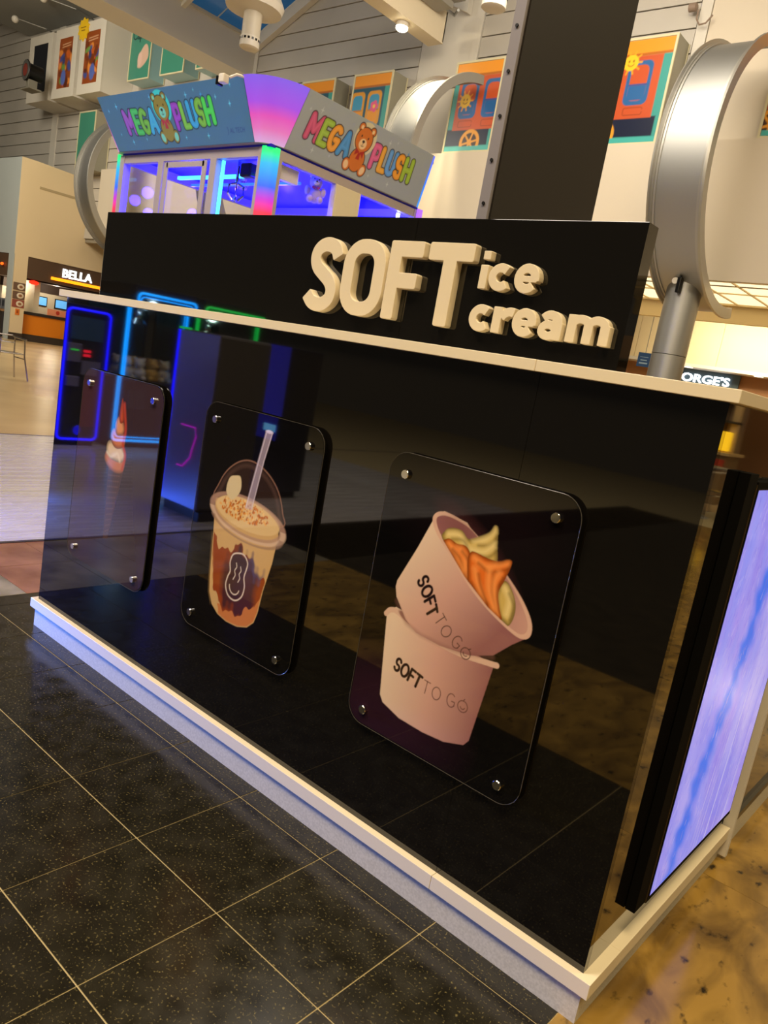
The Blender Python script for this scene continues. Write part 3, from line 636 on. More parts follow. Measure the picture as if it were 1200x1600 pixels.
shell(range(1, 7), 'header_corner', left_m); shell(range(6, 8), 'header_board', M('header_back', (60,110,150), .4)); shell(range(7, 20), 'header_corner', corner_m, label='rounded corner glowing purple to pink')
shell(range(19, 21), 'header_board', M('header_back2', (150,160,156), .4)); shell(range(20, n_), 'header_corner', blue_m, label='header end glowing blue')
cpart(MB().prism(pb, zb-.002, zb+.01, 'xy'), 'header_underside', frame_w); cpart(MB().prism([(x*.99-.01, y*.995+.01) for x, y in [(a*.97-.035, b+.035) for a, b in pt]], zt-.03, zt-.02, 'xy'), 'header_lid', frame_w)
def bear(c, x, y, s, fur, cream_, nose, bow, dark, halo):
    c.ell(x+.008*s, y+.235*s, .115*s, .115*s, halo)
    def blob(a, b, rx, ry, col, r=0): c.ell(x+a*s, y+b*s, (rx+.007)*s, (ry+.007)*s, dark, rot=r); c.ell(x+a*s, y+b*s, rx*s, ry*s, col, rot=r)
    blob(-.062, .30, .028, .028, fur); blob(.062, .30, .028, .028, fur); blob(0, .075, .075, .085, fur); blob(-.085, .02, .036, .045, fur, .3); blob(.085, .02, .036, .045, fur, -.3)
    c.ell(x-.088*s, y+.018*s, .024*s, .032*s, cream_, rot=.3); c.ell(x+.088*s, y+.018*s, .024*s, .032*s, cream_, rot=-.3)
    blob(0, .225, .085, .085, fur); c.ell(x, y+.075*s, .07*s, .08*s, fur); c.ell(x-.062*s, y+.30*s, .014*s, .014*s, cream_); c.ell(x+.062*s, y+.30*s, .014*s, .014*s, cream_)
    c.ell(x, y+.195*s, .04*s, .038*s, cream_); c.ell(x, y+.213*s, .014*s, .010*s, nose); c.line([(x, y+.205*s), (x, y+.185*s)], .004*s, nose); c.line(arc(x, y+.188*s, .014*s, .010*s, 200, 340), .004*s, nose)
    c.ell(x-.036*s, y+.245*s, .007*s, .008*s, nose); c.ell(x+.036*s, y+.245*s, .007*s, .008*s, nose)
    c.poly([(x, y+.135*s), (x-.045*s, y+.155*s), (x-.045*s, y+.10*s)], bow); c.poly([(x, y+.135*s), (x+.045*s, y+.155*s), (x+.045*s, y+.10*s)], bow); c.poly([(x-.01*s, y+.13*s), (x+.012*s, y+.13*s), (x+.02*s, y+.08*s), (x-.02*s, y+.08*s)], bow)
def header_print(bg, cols, outl, fur, cream_, bow, halo, starc, W, ux):
    c = Canvas(W, .325, .0036, bg)
    for (a, b, r) in ((.07,.24,.012),(.17,.26,.018),(.11,.10,.010),(.22,.05,.018),(.38,.06,.010),(.55,.285,.014),(.90,.27,.018),(1.02,.05,.018),(.98,.29,.010),(1.16,.24,.014),(1.27,.20,.018),(.80,.05,.012),(1.30,.29,.012)):
        if a < W-.03: c.star(a*W/1.42, b, r, starc)
    h = .118; L1 = word('MEGA', .215+ux, .105, h, -1.5, .20, .74); L2 = word('PLUSH', .745+ux, .105, h, 2, .20, .74)
    c.bubble(L1, .034, cols[:4], outl); c.bubble(L2, .034, cols[4:], outl)
    bear(c, .63+ux, .045, .78, fur, cream_, (40,24,30), bow, (44,26,30), halo)
    c.star(.63+ux+.40, .262, .016, cols[3]); return c
hm = M('lit_print_front', (0,0,0), .3, attr=True, emit=.28)
c = header_print((74,126,160), [(150,90,200),(70,200,110),(110,190,80),(60,180,230),(150,70,200),(120,200,80),(50,170,220),(120,190,70),(70,220,90)], (20,40,70), (150,140,70), (120,220,200), (180,50,80), (60,220,220), (110,220,240), 1.41, 0)
c.text(word('AL', 1.22, .055, .022, 0, .3), .004, (40,80,140)); c.text(word('TECH', 1.268, .055, .022, 0, .3), .004, (40,80,140)); c.line(arc(1.19, .066, .012, .022, -60, 60), .004, (40,80,140))
H_ = .325
def fr(X, Y): t = Y/H_; x0 = -2.055+0*t; x1 = -.65+.075*t; return (x0+X/1.41*(x1-x0), 1.3035+(1.1135-1.3035)*t-.001, zb+(zt-zb)*t)
o = link_mesh('header_print', c.mesh(fr), hm, cm, (OX, OY, 0)); o['label'] = 'blue printed front with bubble letters and a teddy bear'
hm2 = M('lit_print_side', (0,0,0), .35, attr=True, emit=.22)
c = header_print((158,164,158), [(200,80,110),(150,180,60),(226,150,50),(70,140,190),(210,90,130),(226,160,50),(90,150,200),(232,150,40),(150,180,50)], (50,26,30), (206,110,40), (236,196,140), (170,30,30), (210,196,150), (190,196,186), 1.14, -.12)
def sr(X, Y): t = Y/H_; return (-.533+(-.3235+.533)*t+.001, 1.42-.055*t+X/1.14*((2.61-.16*t)-(1.42-.055*t)), zb+(zt-zb)*t)
o = link_mesh('header_print', c.mesh(sr), hm2, cm, (OX, OY, 0)); o['label'] = 'grey printed side with bubble letters and an orange teddy bear'
# inside: gantry, claw, LED tubes, bears
cyan_led = M('cyan_led', (60,200,255), emit=4, ecol=(60,190,255)); white_led = M('white_led', (230,240,255), emit=7)
cpart(MB().box(-1.79, -.60, 1.59, 1.61, 2.303, 2.322), 'gantry_rail', cyan_led); cpart(MB().box(-1.7, -.62, 1.64, 1.655, 2.27, 2.285), 'gantry_rail', M('blue_rail', (60,110,255), .3, emit=1.0))
cpart(MB().box(-1.05, -.95, 1.53, 1.588, 2.29, 2.37, .01), 'claw_carriage', black_plastic)
claw = MB(); claw.tube([(-1.10,1.56,2.385),(-1.10,1.56,2.25)], .010)
for k in range(3):
    a = k*2*PI/3+.4; claw.tube([(-1.10,1.56,2.26),(-1.10+.05*math.cos(a),1.56+.05*math.sin(a),2.24),(-1.10+.055*math.cos(a),1.56+.055*math.sin(a),2.19),(-1.10+.02*math.cos(a),1.56+.02*math.sin(a),2.16)], .008, 6)
cpart(claw, 'claw', chrome, smooth=True)
cpart(MB().box(-.665, -.65, 1.385, 1.40, 1.3, 2.185), 'light_tube', white_led); cpart(MB().box(-1.00, -.985, 1.36, 1.375, .9, 2.33), 'light_tube', cyan_led); cpart(MB().box(-.60, -.585, 2.50, 2.52, 1.2, 2.33), 'light_tube', white_led)
cpart(MB().box(-.62, -.585, 1.44, 1.60, 2.25, 2.33, .003), 'power_box', white_paint)
def teddy(x, y, z, s, col, label, grp='plush bears hanging in the claw machine'):
    t = empty('plush_bear', (x, y, z), .9, label, 'plush toy', grp)
    m1 = M('plush_'+col[0], col[1], .9); m2 = M('plush_muzzle', (236,224,206), .9)
    MB().ball((0,0,.09*s), .09*s, 1, .8, 1.05).build('torso', m1, t, True); hd = MB().ball((0,0,.235*s), .08*s).ball((-.06*s,0,.30*s), .028*s).ball((.06*s,0,.30*s), .028*s).build('head', m1, t, True)
    MB().ball((0,-.07*s,.222*s), .036*s, 1, .7, .8).build('muzzle', m2, hd, True); MB().ball((0,-.096*s,.232*s), .010*s).ball((-.03*s,-.074*s,.262*s), .008*s).ball((.03*s,-.074*s,.262*s), .008*s).build('eyes_and_nose', black_plastic, hd, True)
    for sx_ in (-1, 1):
        MB().ball((sx_*.095*s,-.02*s,.13*s), .035*s, 1, 1, 1.7).build('arm', m1, t, True); MB().ball((sx_*.06*s,-.07*s,.03*s), .042*s, 1, 1.4, 1).build('leg', m1, t, True)
    MB().ball((-.025*s,-.07*s,.165*s), .02*s, 1.2, .5, .8).ball((.025*s,-.07*s,.165*s), .02*s, 1.2, .5, .8).build('bow', M('bow_pink', (190,60,110), .7), t, True)
    MB().tube([(0,0,.31*s),(0,0,2.386-z)], .003, 5).build('hanging_cord', white_paint, t)
    return t
teddy(-.64, 1.79, 2.205, .50, ('lilac', (190,170,210)), 'lilac plush bear with a bow hanging behind the right-hand pane')
teddy(-1.22, 1.70, 2.26, .28, ('pink', (200,150,200)), 'small pink plush bear hanging by the cyan rail')
teddy(-.86, 1.60, 2.323, .16, ('teal', (60,200,200)), 'tiny teal plush bear above the cyan rail, near the claw')
for i, (x, y) in enumerate(((-1.8,1.7),(-1.3,1.9),(-.85,1.7),(-.85,2.3),(-1.5,2.3))):
    point('claw_machine_led', (x, y, 2.25), 15, (.02,.01,1), .04)
point('claw_machine_led', (-1.2, 1.9, 1.5), 30, (.03,.02,1), .1)
# camera on the header
sc = empty('security_camera', (-.60, 1.105, 2.645), 0, 'small white and black camera clipped on the header corner', 'camera')
MB().tube([(.03,.035,.018),(0,-.01,.018),(-.03,-.03,.0)], .008).build('bracket', white_paint, sc); MB().box(-.075,-.03,-.07,-.03,-.035,.01,.006).build('camera_body', white_paint, sc); MB().box(-.088,-.072,-.075,-.035,-.045,.0,.004).build('lens_hood', black_plastic, sc)

# ================================================================== HALL SHELL
wall_back = empty('wall_back', (0, 12.6, 0), kind='structure')
def board_wall(x0, x1, z0, z1, y, parent, step=.42, seg=3.3):
    cache = {}; n = max(1, round((x1-x0)/seg)); wd = (x1-x0)/n; z = z0
    while z < z1-.05:
        h = min(step, z1-z)
        for i in range(n):
            k = round(h, 3)
            if k not in cache: cache[k] = MB().prism([(-.03, -h/2+.016), (.012, -h/2+.016), (.012, h/2-.002), (-.012, h/2-.002)], -wd/2+.004, wd/2-.004, 'yz').mesh()
            o = link_mesh('siding_board', cache[k], siding_m, parent, (x0+(i+.5)*wd, y-12.6, z+h/2))
        z += step
MB().box(-42, 9, .03, .15, 3.7, 13).build('wall_backing', M('joint_backing', (140,132,116), .8), wall_back)
MB().box(-42, -22.3, .03, .15, 5.5, 14).build('wall_backing', M('joint_backing', (140,132,116), .8), wall_back)
S0 = 3.39
board_wall(-42, -27.1, S0+1.68, 14, 12.6, wall_back, seg=7.5)
board_wall(-26.7, -16.2, S0+.42, 11.1, 12.6, wall_back, seg=5.25)
board_wall(-15.55, -9.75, S0+2.52, 11.1, 12.6, wall_back, seg=5.8)
board_wall(-8.1, -3.42, S0+2.52, 9.27, 12.6, wall_back, seg=4.7)
for a, b in ((-27.1,-26.7), (-16.2,-15.88), (-15.86,-15.56), (-8.32,-8.12), (-3.4,-3.2)): MB().box(a, b, -.05, .029, 3.8, 9.25 if a > -16 else 11.2).build('wall_batten', white_paint, wall_back)
MB().box(-9.74, -8.34, -.02, .029, 5.9, 10).build('flat_pilaster', white_paint, wall_back)
MB().box(-3.19, 9, -.02, .029, 5.9, 9.3).build('flat_wall_board', wall_paint, wall_back)
fascia = MB().box(-22.2, 9, 12.0, 12.14, 3.67, 5.92).box(-22.2, 9, 12.14, 12.6, 5.86, 5.92).build('trim_1', wall_paint); fascia['kind'] = 'structure'
# soffit with luminous ceiling behind the fascia
soffit = empty('ceiling_soffit', (0, 13.4, 3.67), kind='structure')
MB().box(-22.2, 9, -1.26, 1.4, .05, .09).build('soffit_backing', white_paint, soffit)
lum = M('luminous_panel', (255,240,205), emit=1.15, ecol=(255,236,192)); pm = MB().box(-.29, .29, -.62, .62, -.008, 0).mesh()
for i in range(20):
    for j in range(2): link_mesh('luminous_panel', pm, lum, soffit, (-6.2+i*.61, -.62+j*1.27, .04))
gridb = MB()
for i in range(21): gridb.box(-6.52+i*.61, -6.49+i*.61, -1.26, 1.4, .01, .045)
gridb.box(-22.2, 9, -1.26, -1.24, .0, .045).box(-22.2, 9, -.005, .025, .01, .045).box(-22.2, 9, 1.28, 1.4, 0, .045); gridb.build('ceiling_grid', M('grid_cream', (214,196,150), .5), soffit)
MB().box(-22.2, -6.52, -1.24, 1.28, .02, .045).build('plain_soffit', wall_paint, soffit)
ls = MB().box(-6.4, 9, 14.8, 14.95, 3.35, 3.76).build('trim_2', M('bulkhead_cream', (214,196,150), .7)); ls['kind'] = 'structure'
far = empty('wall_shopfronts', (0, 17, 0), kind='structure')
fp = M('far_cream_wall', (232,214,172), .7)
for a, b in ((-14,-7.2), (-7.19,-5.1), (-5.09,-3.12), (-3.11,-1.1), (-1.09,1.3), (1.31,9)): MB().box(a, b, -.05, .05, 2.62, 4.4).build('wall_board', fp, far)
MB().box(-14, 9, -.1, .8, 2.54, 2.615).build('soffit_strip', white_paint, far)
MB().box(-14, 9, .6, .8, 0, 2.54).build('shopfront_wall', M('brown_wood', (150,104,58), .5), far)
MB().box(-14, 9, -.06, .8, 3.7, 3.76).build('wall_rail', fp, far)
dl_m = M('downlight_glow', (255,246,220), emit=5)
for i, (x, y) in enumerate(((-4.66,16.98), (-3.72,16.98), (-2.15,16.98), (-6.3,16.98), (-.6,16.98))):
    t = empty('downlight', (x, y, 2.54), 0, ['round downlight in the soffit beside the blue sign','round downlight above the lit ORGE\'S letters','round downlight at the right frame edge, in the far soffit','round downlight hidden behind the kiosk sign','round downlight beyond the right frame edge'][i], 'ceiling light', 'downlights in the far soffit')
    MB().lathe([(.10,-.006),(.12,-.012),(.13,0),(.10,0)], 20, cap=False).build('rim', white_paint, t); MB().lathe([(.098,-.012),(.098,0)], 20).build('lens', dl_m, t)
sg = empty('shop_sign', (-3.3, 17.5, 2.17), 0, 'white lit letters ORGE\'S above the far counter', 'sign')
MB().box(-.8, .62, 0, .04, -.04, .36).build('sign_backing', M('sign_dark', (60,76,84), .5), sg)
text_obj('letters', "ORGE'S", .27, .02, M('lit_letters', (240,250,255), emit=2.2), sg, (-.72, -.04, .07), (PI/2, 0, 0), off=.006, sx=1.28)
bs = empty('hanging_sign', (-3.99, 15, 2.28), .1, 'small blue hanging sign left of the silver column', 'sign')
MB().box(-.14, .14, -.02, .02, 0, .30, .005).build('board', M('sign_blue', (30,72,128), .4), bs); MB().box(-.09, .09, -.024, -.021, .06, .09).box(-.07, .07, -.024, -.021, .13, .15).box(-.09, .09, -.024, -.021, .2, .21).build('lettering_lines', M('pale_ink', (150,180,210), .5), bs)
MB().tube([(0,0,.30),(0,0,1.3)], .008, 6).build('hanging_rod', steel, bs)

# ceiling: flat part, beams, skylight
cl = MB().box(-8.2, 14, -14, 12.6, 9.3, 9.4).build('ceiling', M('ceiling_paint', (150,148,142), .8)); cl['kind'] = 'structure'
c2 = MB().box(-29.5, -16.9, -3, 12.55, 11.05, 11.2).build('ceiling_1', M('ceiling_grey', (150,152,150), .8)); c2['kind'] = 'structure'
bm1 = MB().box(-16.7, -15.7, -2, 12.58, 8.32, 9.22, .01).build('trim_3', white_paint); bm1['kind'] = 'structure'
MB().box(-16.7, -16.5, -2, 12.5, 9.22, 11.05).build('trim_4', white_paint)['kind'] = 'structure'
bm2 = empty('trim_5', kind='structure'); MB().box(-9.05, -8.65, -2, 12.0, 8.13, 8.16).box(-8.68, -8.65, -2, 12.0, 8.16, 8.75).box(-9.05, -9.02, -2, 12.0, 8.16, 8.75).box(-9.05, -8.65, 11.97, 12.0, 8.16, 8.75).build('boxed_beam', M('beam_cream', (228,214,186), .5), bm2)
MB().tube([(-8.55,2,8.72),(-8.55,12.1,8.72)], .03).tube([(-8.3,11.9,8.7),(-8.55,12.1,8.72)], .03).build('sprinkler_pipe', steel, bm2, True)
MB().box(-8.6, -8.15, -2, 11.9, 8.85, 9.05).box(-8.62, -8.2, 8, 11.6, 8.58, 8.7).build('gutter', M('grey_gutter', (150,146,136), .5), bm2)
# lit lamp under that beam
lp = empty('beam_spotlight', (-8.88, 10.93, 8.13), 0, 'bright spotlight fixed under the cream ceiling beam', 'lamp')
MB().lathe([(.10,-.10),(.13,-.08),(.12,-.001),(.05,-.0005)], 20).build('housing', white_paint, lp, True); MB().ball((0,0,-.10), .13, 1, 1, .55).build('bulb', M('bulb_glow', (255,240,200), emit=14), lp, True)
def spot(name, loc, tgt, power, col, ang=70):
    d = bpy.data.lights.new(name, 'SPOT'); d.energy = power; d.color = col; d.spot_size = math.radians(ang); d.spot_blend = .5; d.shadow_soft_size = .1
    o = bpy.data.objects.new(name, d); COL.objects.link(o); o.location = loc; o.rotation_euler = (Vector(tgt)-Vector(loc)).to_track_quat('-Z', 'Y').to_euler(); return o
spot('arch_spot', (-8.2, 10.7, 7.95), (-7.75, 10.75, 6.6), 420, (1, .86, .58), 80)
spot('arch_spot', (-7.9, 8.9, 8.0), (-7.6, 10.5, 6.4), 420, (1, .88, .64), 45)  # added spot without a fixture, brightens the middle arch
spot('column_wash', (-8.4, 11.2, 8.9), (-8.6, 12.5, 7.0), 90, (1, .84, .55), 110)
# skylight
sky = empty('ceiling_skylight', (-12.1, 5, 10.85), kind='structure')
dz = .45
pane_m = M('dusk_glass', (14,52,84), .12, emit=.45, ecol=(22,84,128)); rail_m = M('rafter_paint', (200,192,172), .55)
def slope(x, sgn): return -abs(x)*dz
for side in (-1, 1):
    pmesh = MB().prism([(0,0),(.86*side,-.86*dz),(.86*side,-.86*dz+.02),(0,.02)], -.57, .57).mesh()
    for i in range(4):
        for j in range(12): link_mesh('sky_pane', pmesh, pane_m, sky, (side*(.03+i*.89), -6.4+j*1.2, -(.03+i*.89)*dz))
    for i in range(5): x = side*i*.89; MB().box(x-.03, x+.03, -7, 7.6, -abs(x)*dz-.06, -abs(x)*dz+.03).build('purlin', rail_m, sky)
    for j in range(7): MB().prism([(0,-.16),(3.6*side,-3.6*dz-.16),(3.6*side,-3.6*dz),(0,0)], -6.85+j*2.4, -6.73+j*2.4).build('rafter', rail_m, sky)
    MB().prism([(0,-.32),(3.62*side,-3.62*dz-.32),(3.62*side,-3.62*dz+.02),(0,.02)], 7.40, 7.56).build('gable_trim', white_paint, sky)
# hanging white vents
def pendant(x, y, z, s, label, dome=True):
    t = empty('ceiling_vent', (x, y, z), 0, label, 'vent')
    MB().lathe([(.24*s,0),(.285*s,.03*s),(.285*s,.11*s),(.285*s,.20*s),(.285*s,.30*s)], 24).build('lower_collar', white_paint, t, True)
    MB().lathe([(.265*s,.30*s),(.265*s,.95*s)], 24).build('duct', M('vent_paint', (204,196,180), .5), t, True)
    sl = MB()
    for k in range(16):
        a = 2*PI*k/16; sl.box(-.03*s, .03*s, .282*s, .292*s, .19*s, .25*s, mat=Matrix.Rotation(a, 4, 'Z'))
    sl.build('slots', black_plastic, t)
    if dome: MB().lathe([(.30*s,.95*s),(.8*s,1.02*s),(.86*s,1.2*s),(.7*s,1.5*s),(.3*s,1.6*s)], 28).build('dome', white_paint, t, True)
    else: MB().lathe([(.30*s,.95*s),(.34*s,1.0*s),(.3*s,1.4*s)], 20).build('dome', white_paint, t, True)
    MB().tube([(0,0,1.4*s),(0,0,3.4)], .02).build('rod', white_paint, t)
pendant(-9.86, 8, 6.58, .64, 'white cylindrical ceiling vent with a slotted collar above the claw machine')
pendant(-4.38, 8, 6.48, .62, 'white round ceiling vent at the top edge left of the black column', False)

# curved steel arches and the silver column
def band(x0, x1, cy, cz, r, a0, a1, label):
    t = empty('steel_arch', ((x0+x1)/2, cy, cz), 0, label, 'arch', 'curved steel arches along the white fascia')
    n = 40; A = [math.radians(a0+(a1-a0)*k/n) for k in range(n+1)]; h = (x1-x0)/2
    def sweep(prof, name, mat, smooth=True):
        mb = MB(); rings = [[mb.bm.verts.new((px, rr*math.cos(a), rr*math.sin(a))) for px, rr in prof] for a in A]; m = len(prof)
        for P, Q in zip(rings, rings[1:]):
            for k in range(m): mb.bm.faces.new((P[k], P[(k+1)%m], Q[(k+1)%m], Q[k]))
        mb.bm.faces.new(rings[0]); mb.bm.faces.new(rings[-1][::-1]); return mb.build(name, mat, t, smooth)
    w_ = .10
    sweep([(-h+w_, r-.03), (h-w_, r-.03), (h-w_, r-.07), (-h+w_, r-.07)], 'curved_band', steel)
    for s in (-1, 1):
        sweep([(s*h, r+.05), (s*(h-.03), r+.06), (s*(h-.035), r+.01), (s*(h-.065), r+.015), (s*(h-.07), r-.01), (s*(h-w_), r-.01), (s*(h-w_), r-.12), (s*h, r-.12)], 'curved_rim', M('rim_steel', (176,174,168), .42, .8))
    return t
band(-2.42, -1.58, 12.0, 5.2, 2.06, 97, 283, 'broad curved steel arch on top of the silver column at right')
band(-8.0, -7.2, 12.0, 5.2, 2.04, 97, 283, 'curved steel arch lit brightly by the spotlight, above the claw machine header')
band(-13.9, -13.1, 12.0, 5.2, 2.04, 97, 283, 'curved steel arch seen through the glass of the claw machine')
band(-20.0, -19.2, 12.1, 5.15, 2.05, 97, 283, 'curved steel arch left of the claw machine')
fs = MB().box(-.36, .36, -.06, 1.3, -.02, 0).mesh()
for i, x in enumerate((-2.0, -7.6, -13.5, -19.6)):
    t = empty('silver_column', (x, 11.25, 0), 0, ['round polished silver column below the steel arch at right','silver column hidden behind the kiosk and claw machine','silver column of the third arch, behind the claw machine','silver column under the leftmost steel arch'][i], 'column', 'round columns carrying the steel arches')
    for k in range(3): MB().lathe([(.275,.01+k*1.15),(.275,1.15+k*1.15)], 36).build('column_shell', steel, t, True)
cp = empty('wall_camera', (-2.03, 10.93, 3.33), 0, 'small black and white camera mounted on top of the silver column', 'camera')
MB().tube([(0,.05,.12),(0,-.08,.10)], .05, 12).build('camera_body', white_paint, cp, True); MB().box(.04, .10, -.1, .03, -.08, .16, .01).build('bracket', black_plastic, cp)
lamp2 = empty('wall_fixture', (-3.42, 12.4, 8.28), 0, 'small round wall lamp with a hooked cable above the train light box', 'lamp')
MB().lathe([(.07,-.12),(.07,.0),(.04,.02)], 14, axis='x').build('lamp_head', M('dull_bronze', (140,120,104), .5), lamp2, True); MB().tube([(.05,0,-.05),(.05,.0,-.2),(.12,.0,-.30),(.22,.02,-.28),(.30,.05,-.15)], .015, 6).build('cable', M('dull_bronze', (140,120,104), .5), lamp2, True)

# ------------------------------------------------------------------ light boxes standing on the fascia
boxframe = M('box_frame_cream', (214,206,170), .5); boxside = M('box_side_grey', (150,146,128), .35)
def train_canvas(body, trim, kind):
    c = Canvas(1.13, 1.68, .014, (62,156,150)); X, Y = c.X, c.Y
    dark_ = tuple(int(v*.7) for v in body)
    c.poly([(0,.10),(1.06,.10),(1.06,.42),(0,.42)], (24,32,58)); c.poly([(0,.40),(.98,.40),(.98,1.42),(0,1.42)] if kind != 1 else [(.12,.40),(1.2,.40),(1.2,1.42),(.12,1.42)], body)
    c.poly([(0,1.42),(1.13,1.42),(1.13,1.68),(0,1.68)], (236,152,42)); c.poly([(0,1.42),(1.13,1.42),(1.13,1.46),(0,1.46)], (180,100,30))
    xs = (.62,) if kind == 0 else ((.42, 1.0) if kind == 1 else (.18, .70))
    for x in xs:
        rr = lambda a, b: rrect(x-a, x+a, .98-b, .98+b, .1, 5)
        c.poly(rr(.22, .36), trim); c.poly(rr(.155, .29), body if kind < 2 else (60,150,190)); c.poly([(x-.155,.70),(x+.155,.70),(x+.155,.94),(x-.155,.94)], trim if kind < 2 else (226,150,40)); c.line([(x-.15,.95),(x+.15,.95)], .03, (30,80,150) if kind < 2 else (190,120,30))
        c.line(rrect(x-.17, x+.17, .46, .58, .03, 3)+[(x+.17,.5)], .012, dark_)
    sxp, syp = {0: (.42, 1.32), 1: (.34, .96), 2: (.72, 1.02)}[kind]
    if kind < 2:
        for k in range(10):
            a = k*PI/5; c.line([(sxp+.13*math.cos(a), syp+.13*math.sin(a)), (sxp+.19*math.cos(a), syp+.19*math.sin(a))], .03, (240,160,40))
        c.ell(sxp, syp, .13, .13, (244,196,44)); c.ell(sxp-.04, syp+.025, .014, .02, (120,60,20)); c.ell(sxp+.04, syp+.025, .014, .02, (120,60,20)); c.line(arc(sxp, syp-.01, .055, .045, 200, 340), .014, (140,60,20))
    else:
        for k in range(5):
            a = k*2*PI/5; c.ell(sxp+.07*math.cos(a), syp+.07*math.sin(a), .055, .055, (226,90,140))
        c.ell(sxp, syp, .04, .04, (240,190,90))
    wx = .12 if kind == 0 else .62
    c.ell(wx, .16, .25, .25, (226,156,50)); c.ell(wx, .16, .18, .18, (60,36,26))
    for k in range(6): a = k*PI/3+.2; c.line([(wx, .16), (wx+.2*math.cos(a), .16+.2*math.sin(a))], .04, (226,156,50))
    c.ell(wx, .16, .06, .06, (226,156,50)); c.poly([(0,0),(1.13,0),(1.13,.09),(0,.09)], (72,176,170)); return c
pr_m = M('lightbox_print', (0,0,0), .3, attr=True)
def lightbox(name, x0, x1, z0, z1, y, d, canvas, label, group, frame=boxframe, side=boxside, fw=.04, text=None):
    W, H = x1-x0, z1-z0; t = empty(name, ((x0+x1)/2, y, z0), 0, label, 'light box', group)
    MB().box(-W/2+.005, W/2-.005, .02, d, .005, H-.005).build('box_body', side, t)
    MB().box(-W/2, W/2, 0, .03, 0, fw).box(-W/2, W/2, 0, .03, H-fw, H).box(-W/2, -W/2+fw, 0, .03, fw, H-fw).box(W/2-fw, W/2, 0, .03, fw, H-fw).build('frame', frame, t)
    MB().box(W/2-.03, W/2+.004, d-.02, d+.012, 0, H).build('back_rim', frame, t)
    if canvas:
        sx_, sy_ = (W-2*fw)/canvas.W, (H-2*fw)/canvas.H
        me = canvas.mesh(lambda X, Y: (-W/2+fw+X*sx_, np.full(X.shape, .012), fw+Y*sy_)); link_mesh('picture', me, pr_m, t)
    return t
g1 = 'toy train light boxes on the fascia'
orange, blue_w, tealb, yel = (196,84,44), (44,100,160), (32,84,106), (216,150,40)
lightbox('train_light_box', -4.72, -3.45, 5.925, 7.74, 12.05, .5, train_canvas(orange, blue_w, 0), 'orange train carriage light box right of the black column', g1)
lightbox('train_light_box', -8.2, -6.98, 5.925, 7.74, 12.05, .5, train_canvas(orange, blue_w, 1), 'orange train carriage light box left of the black column', g1)
lightbox('train_light_box', -11.2, -9.98, 5.925, 7.78, 12.05, .5, train_canvas(tealb, yel, 2), 'blue train light box with yellow window, left of the lit arch', g1)
lightbox('train_light_box', -13.0, -11.82, 5.925, 7.78, 12.05, .5, train_canvas(tealb, yel, 2), 'blue train light box half hidden by the glowing header corner', g1)
lightbox('train_light_box', -1.74, -.5, 5.925, 7.74, 12.05, .5, train_canvas(orange, blue_w, 0), 'orange train light box cut by the right frame edge', g1)
def teal_canvas(kind):
    c = Canvas(1.1, 1.7, .02, (66,140,120))
    if kind == 0:
        c.poly([(0,1.45),(1.1,1.45),(1.1,1.7),(0,1.7)], (226,130,60)); c.poly(smooth_closed([(.45,.35),(.5,.6),(.6,.8),(.8,.95),(.95,.85),(1.0,.6),(.9,.45),(.75,.35),(.6,.3)]), (216,180,160)); c.ell(.55, .55, .12, .2, (226,190,176))
    if kind == 1: c.poly([(0,1.1),(1.1,1.1),(1.1,1.7),(0,1.7)], (52,150,136))
    return c
gt = 'teal cafe light boxes on the siding wall'; teal_side = M('teal_lit_side', (150,190,196), .35)  # teal light on the box sides is put into their colour
t = lightbox('cafe_light_box', -21.2, -20.0, 8.5, 10.3, 12.0, .55, teal_canvas(0), 'teal light box with a pale swirl, left one under the white beam', gt, side=teal_side)
text_obj('lettering', 'Cap', .42, .002, M('dark_ink', (40,70,72), .5), t, (-.5, .005, 1.18), (PI/2, 0, 0), sx=.8)
lightbox('cafe_light_box', -19.4, -18.2, 8.5, 10.3, 12.0, .55, teal_canvas(1), 'teal light box in the middle, half behind the white beam', gt, side=teal_side)
lightbox('cafe_light_box', -17.6, -16.9, 8.5, 9.8, 12.0, .55, teal_canvas(1), 'small visible corner of a teal light box nearest the beam end', gt, side=teal_side)
lightbox('cafe_light_box', -24.0, -22.9, 5.95, 7.8, 12.0, .55, teal_canvas(3), 'plain teal light box behind the leftmost steel arch', gt)
def film_canvas(seed):
    c = Canvas(.9, 1.6, .02, (150,74,30)); r = np.random.RandomState(seed)
    for k in range(26):
        col = [(200,96,36),(120,56,26),(226,140,60),(70,80,150),(110,150,70),(92,44,30)][r.randint(6)]; c.ell(r.uniform(.05,.85), r.uniform(.1,1.2), r.uniform(.05,.16), r.uniform(.06,.2), col, rot=r.uniform(0,3), soft=.01)
    c.ell(.55 if seed == 2 else .4, .35, .16, .25, (90,110,190), soft=.01); c.ell(.35, .9, .09, .14, (60,66,120), soft=.01)
    for z in (1.32, 1.4): c.line([(.2, z), (.75, z+.03)], .03, (220,170,130))
    return c
gw = 'white poster cabinets high on the left wall'
for i, (x0, x1, cv, lb) in enumerate(((-26.95,-25.3,None,'white poster cabinet with an empty dark opening, behind the round projector'), (-25.08,-23.58,film_canvas(1),'white poster cabinet in the middle with an orange picture'), (-23.36,-21.85,film_canvas(2),'white poster cabinet under the yellow star, rightmost of three'))):
    t = lightbox('poster_cabinet', x0, x1, 8.1, 10.25, 11.5, 1.058, cv, lb, gw, white_paint, white_paint, .30)
    if cv is None: MB().box(-.5, .52, .008, .019, .3, 1.85).build('dark_opening', M('dark_opening', (26,28,34), .2), t)
st = empty('star_badge', (-23.2, 11.4985, 9.75), 0, 'yellow paper star on the top edge of the right poster cabinet', 'decoration')
sp_ = []
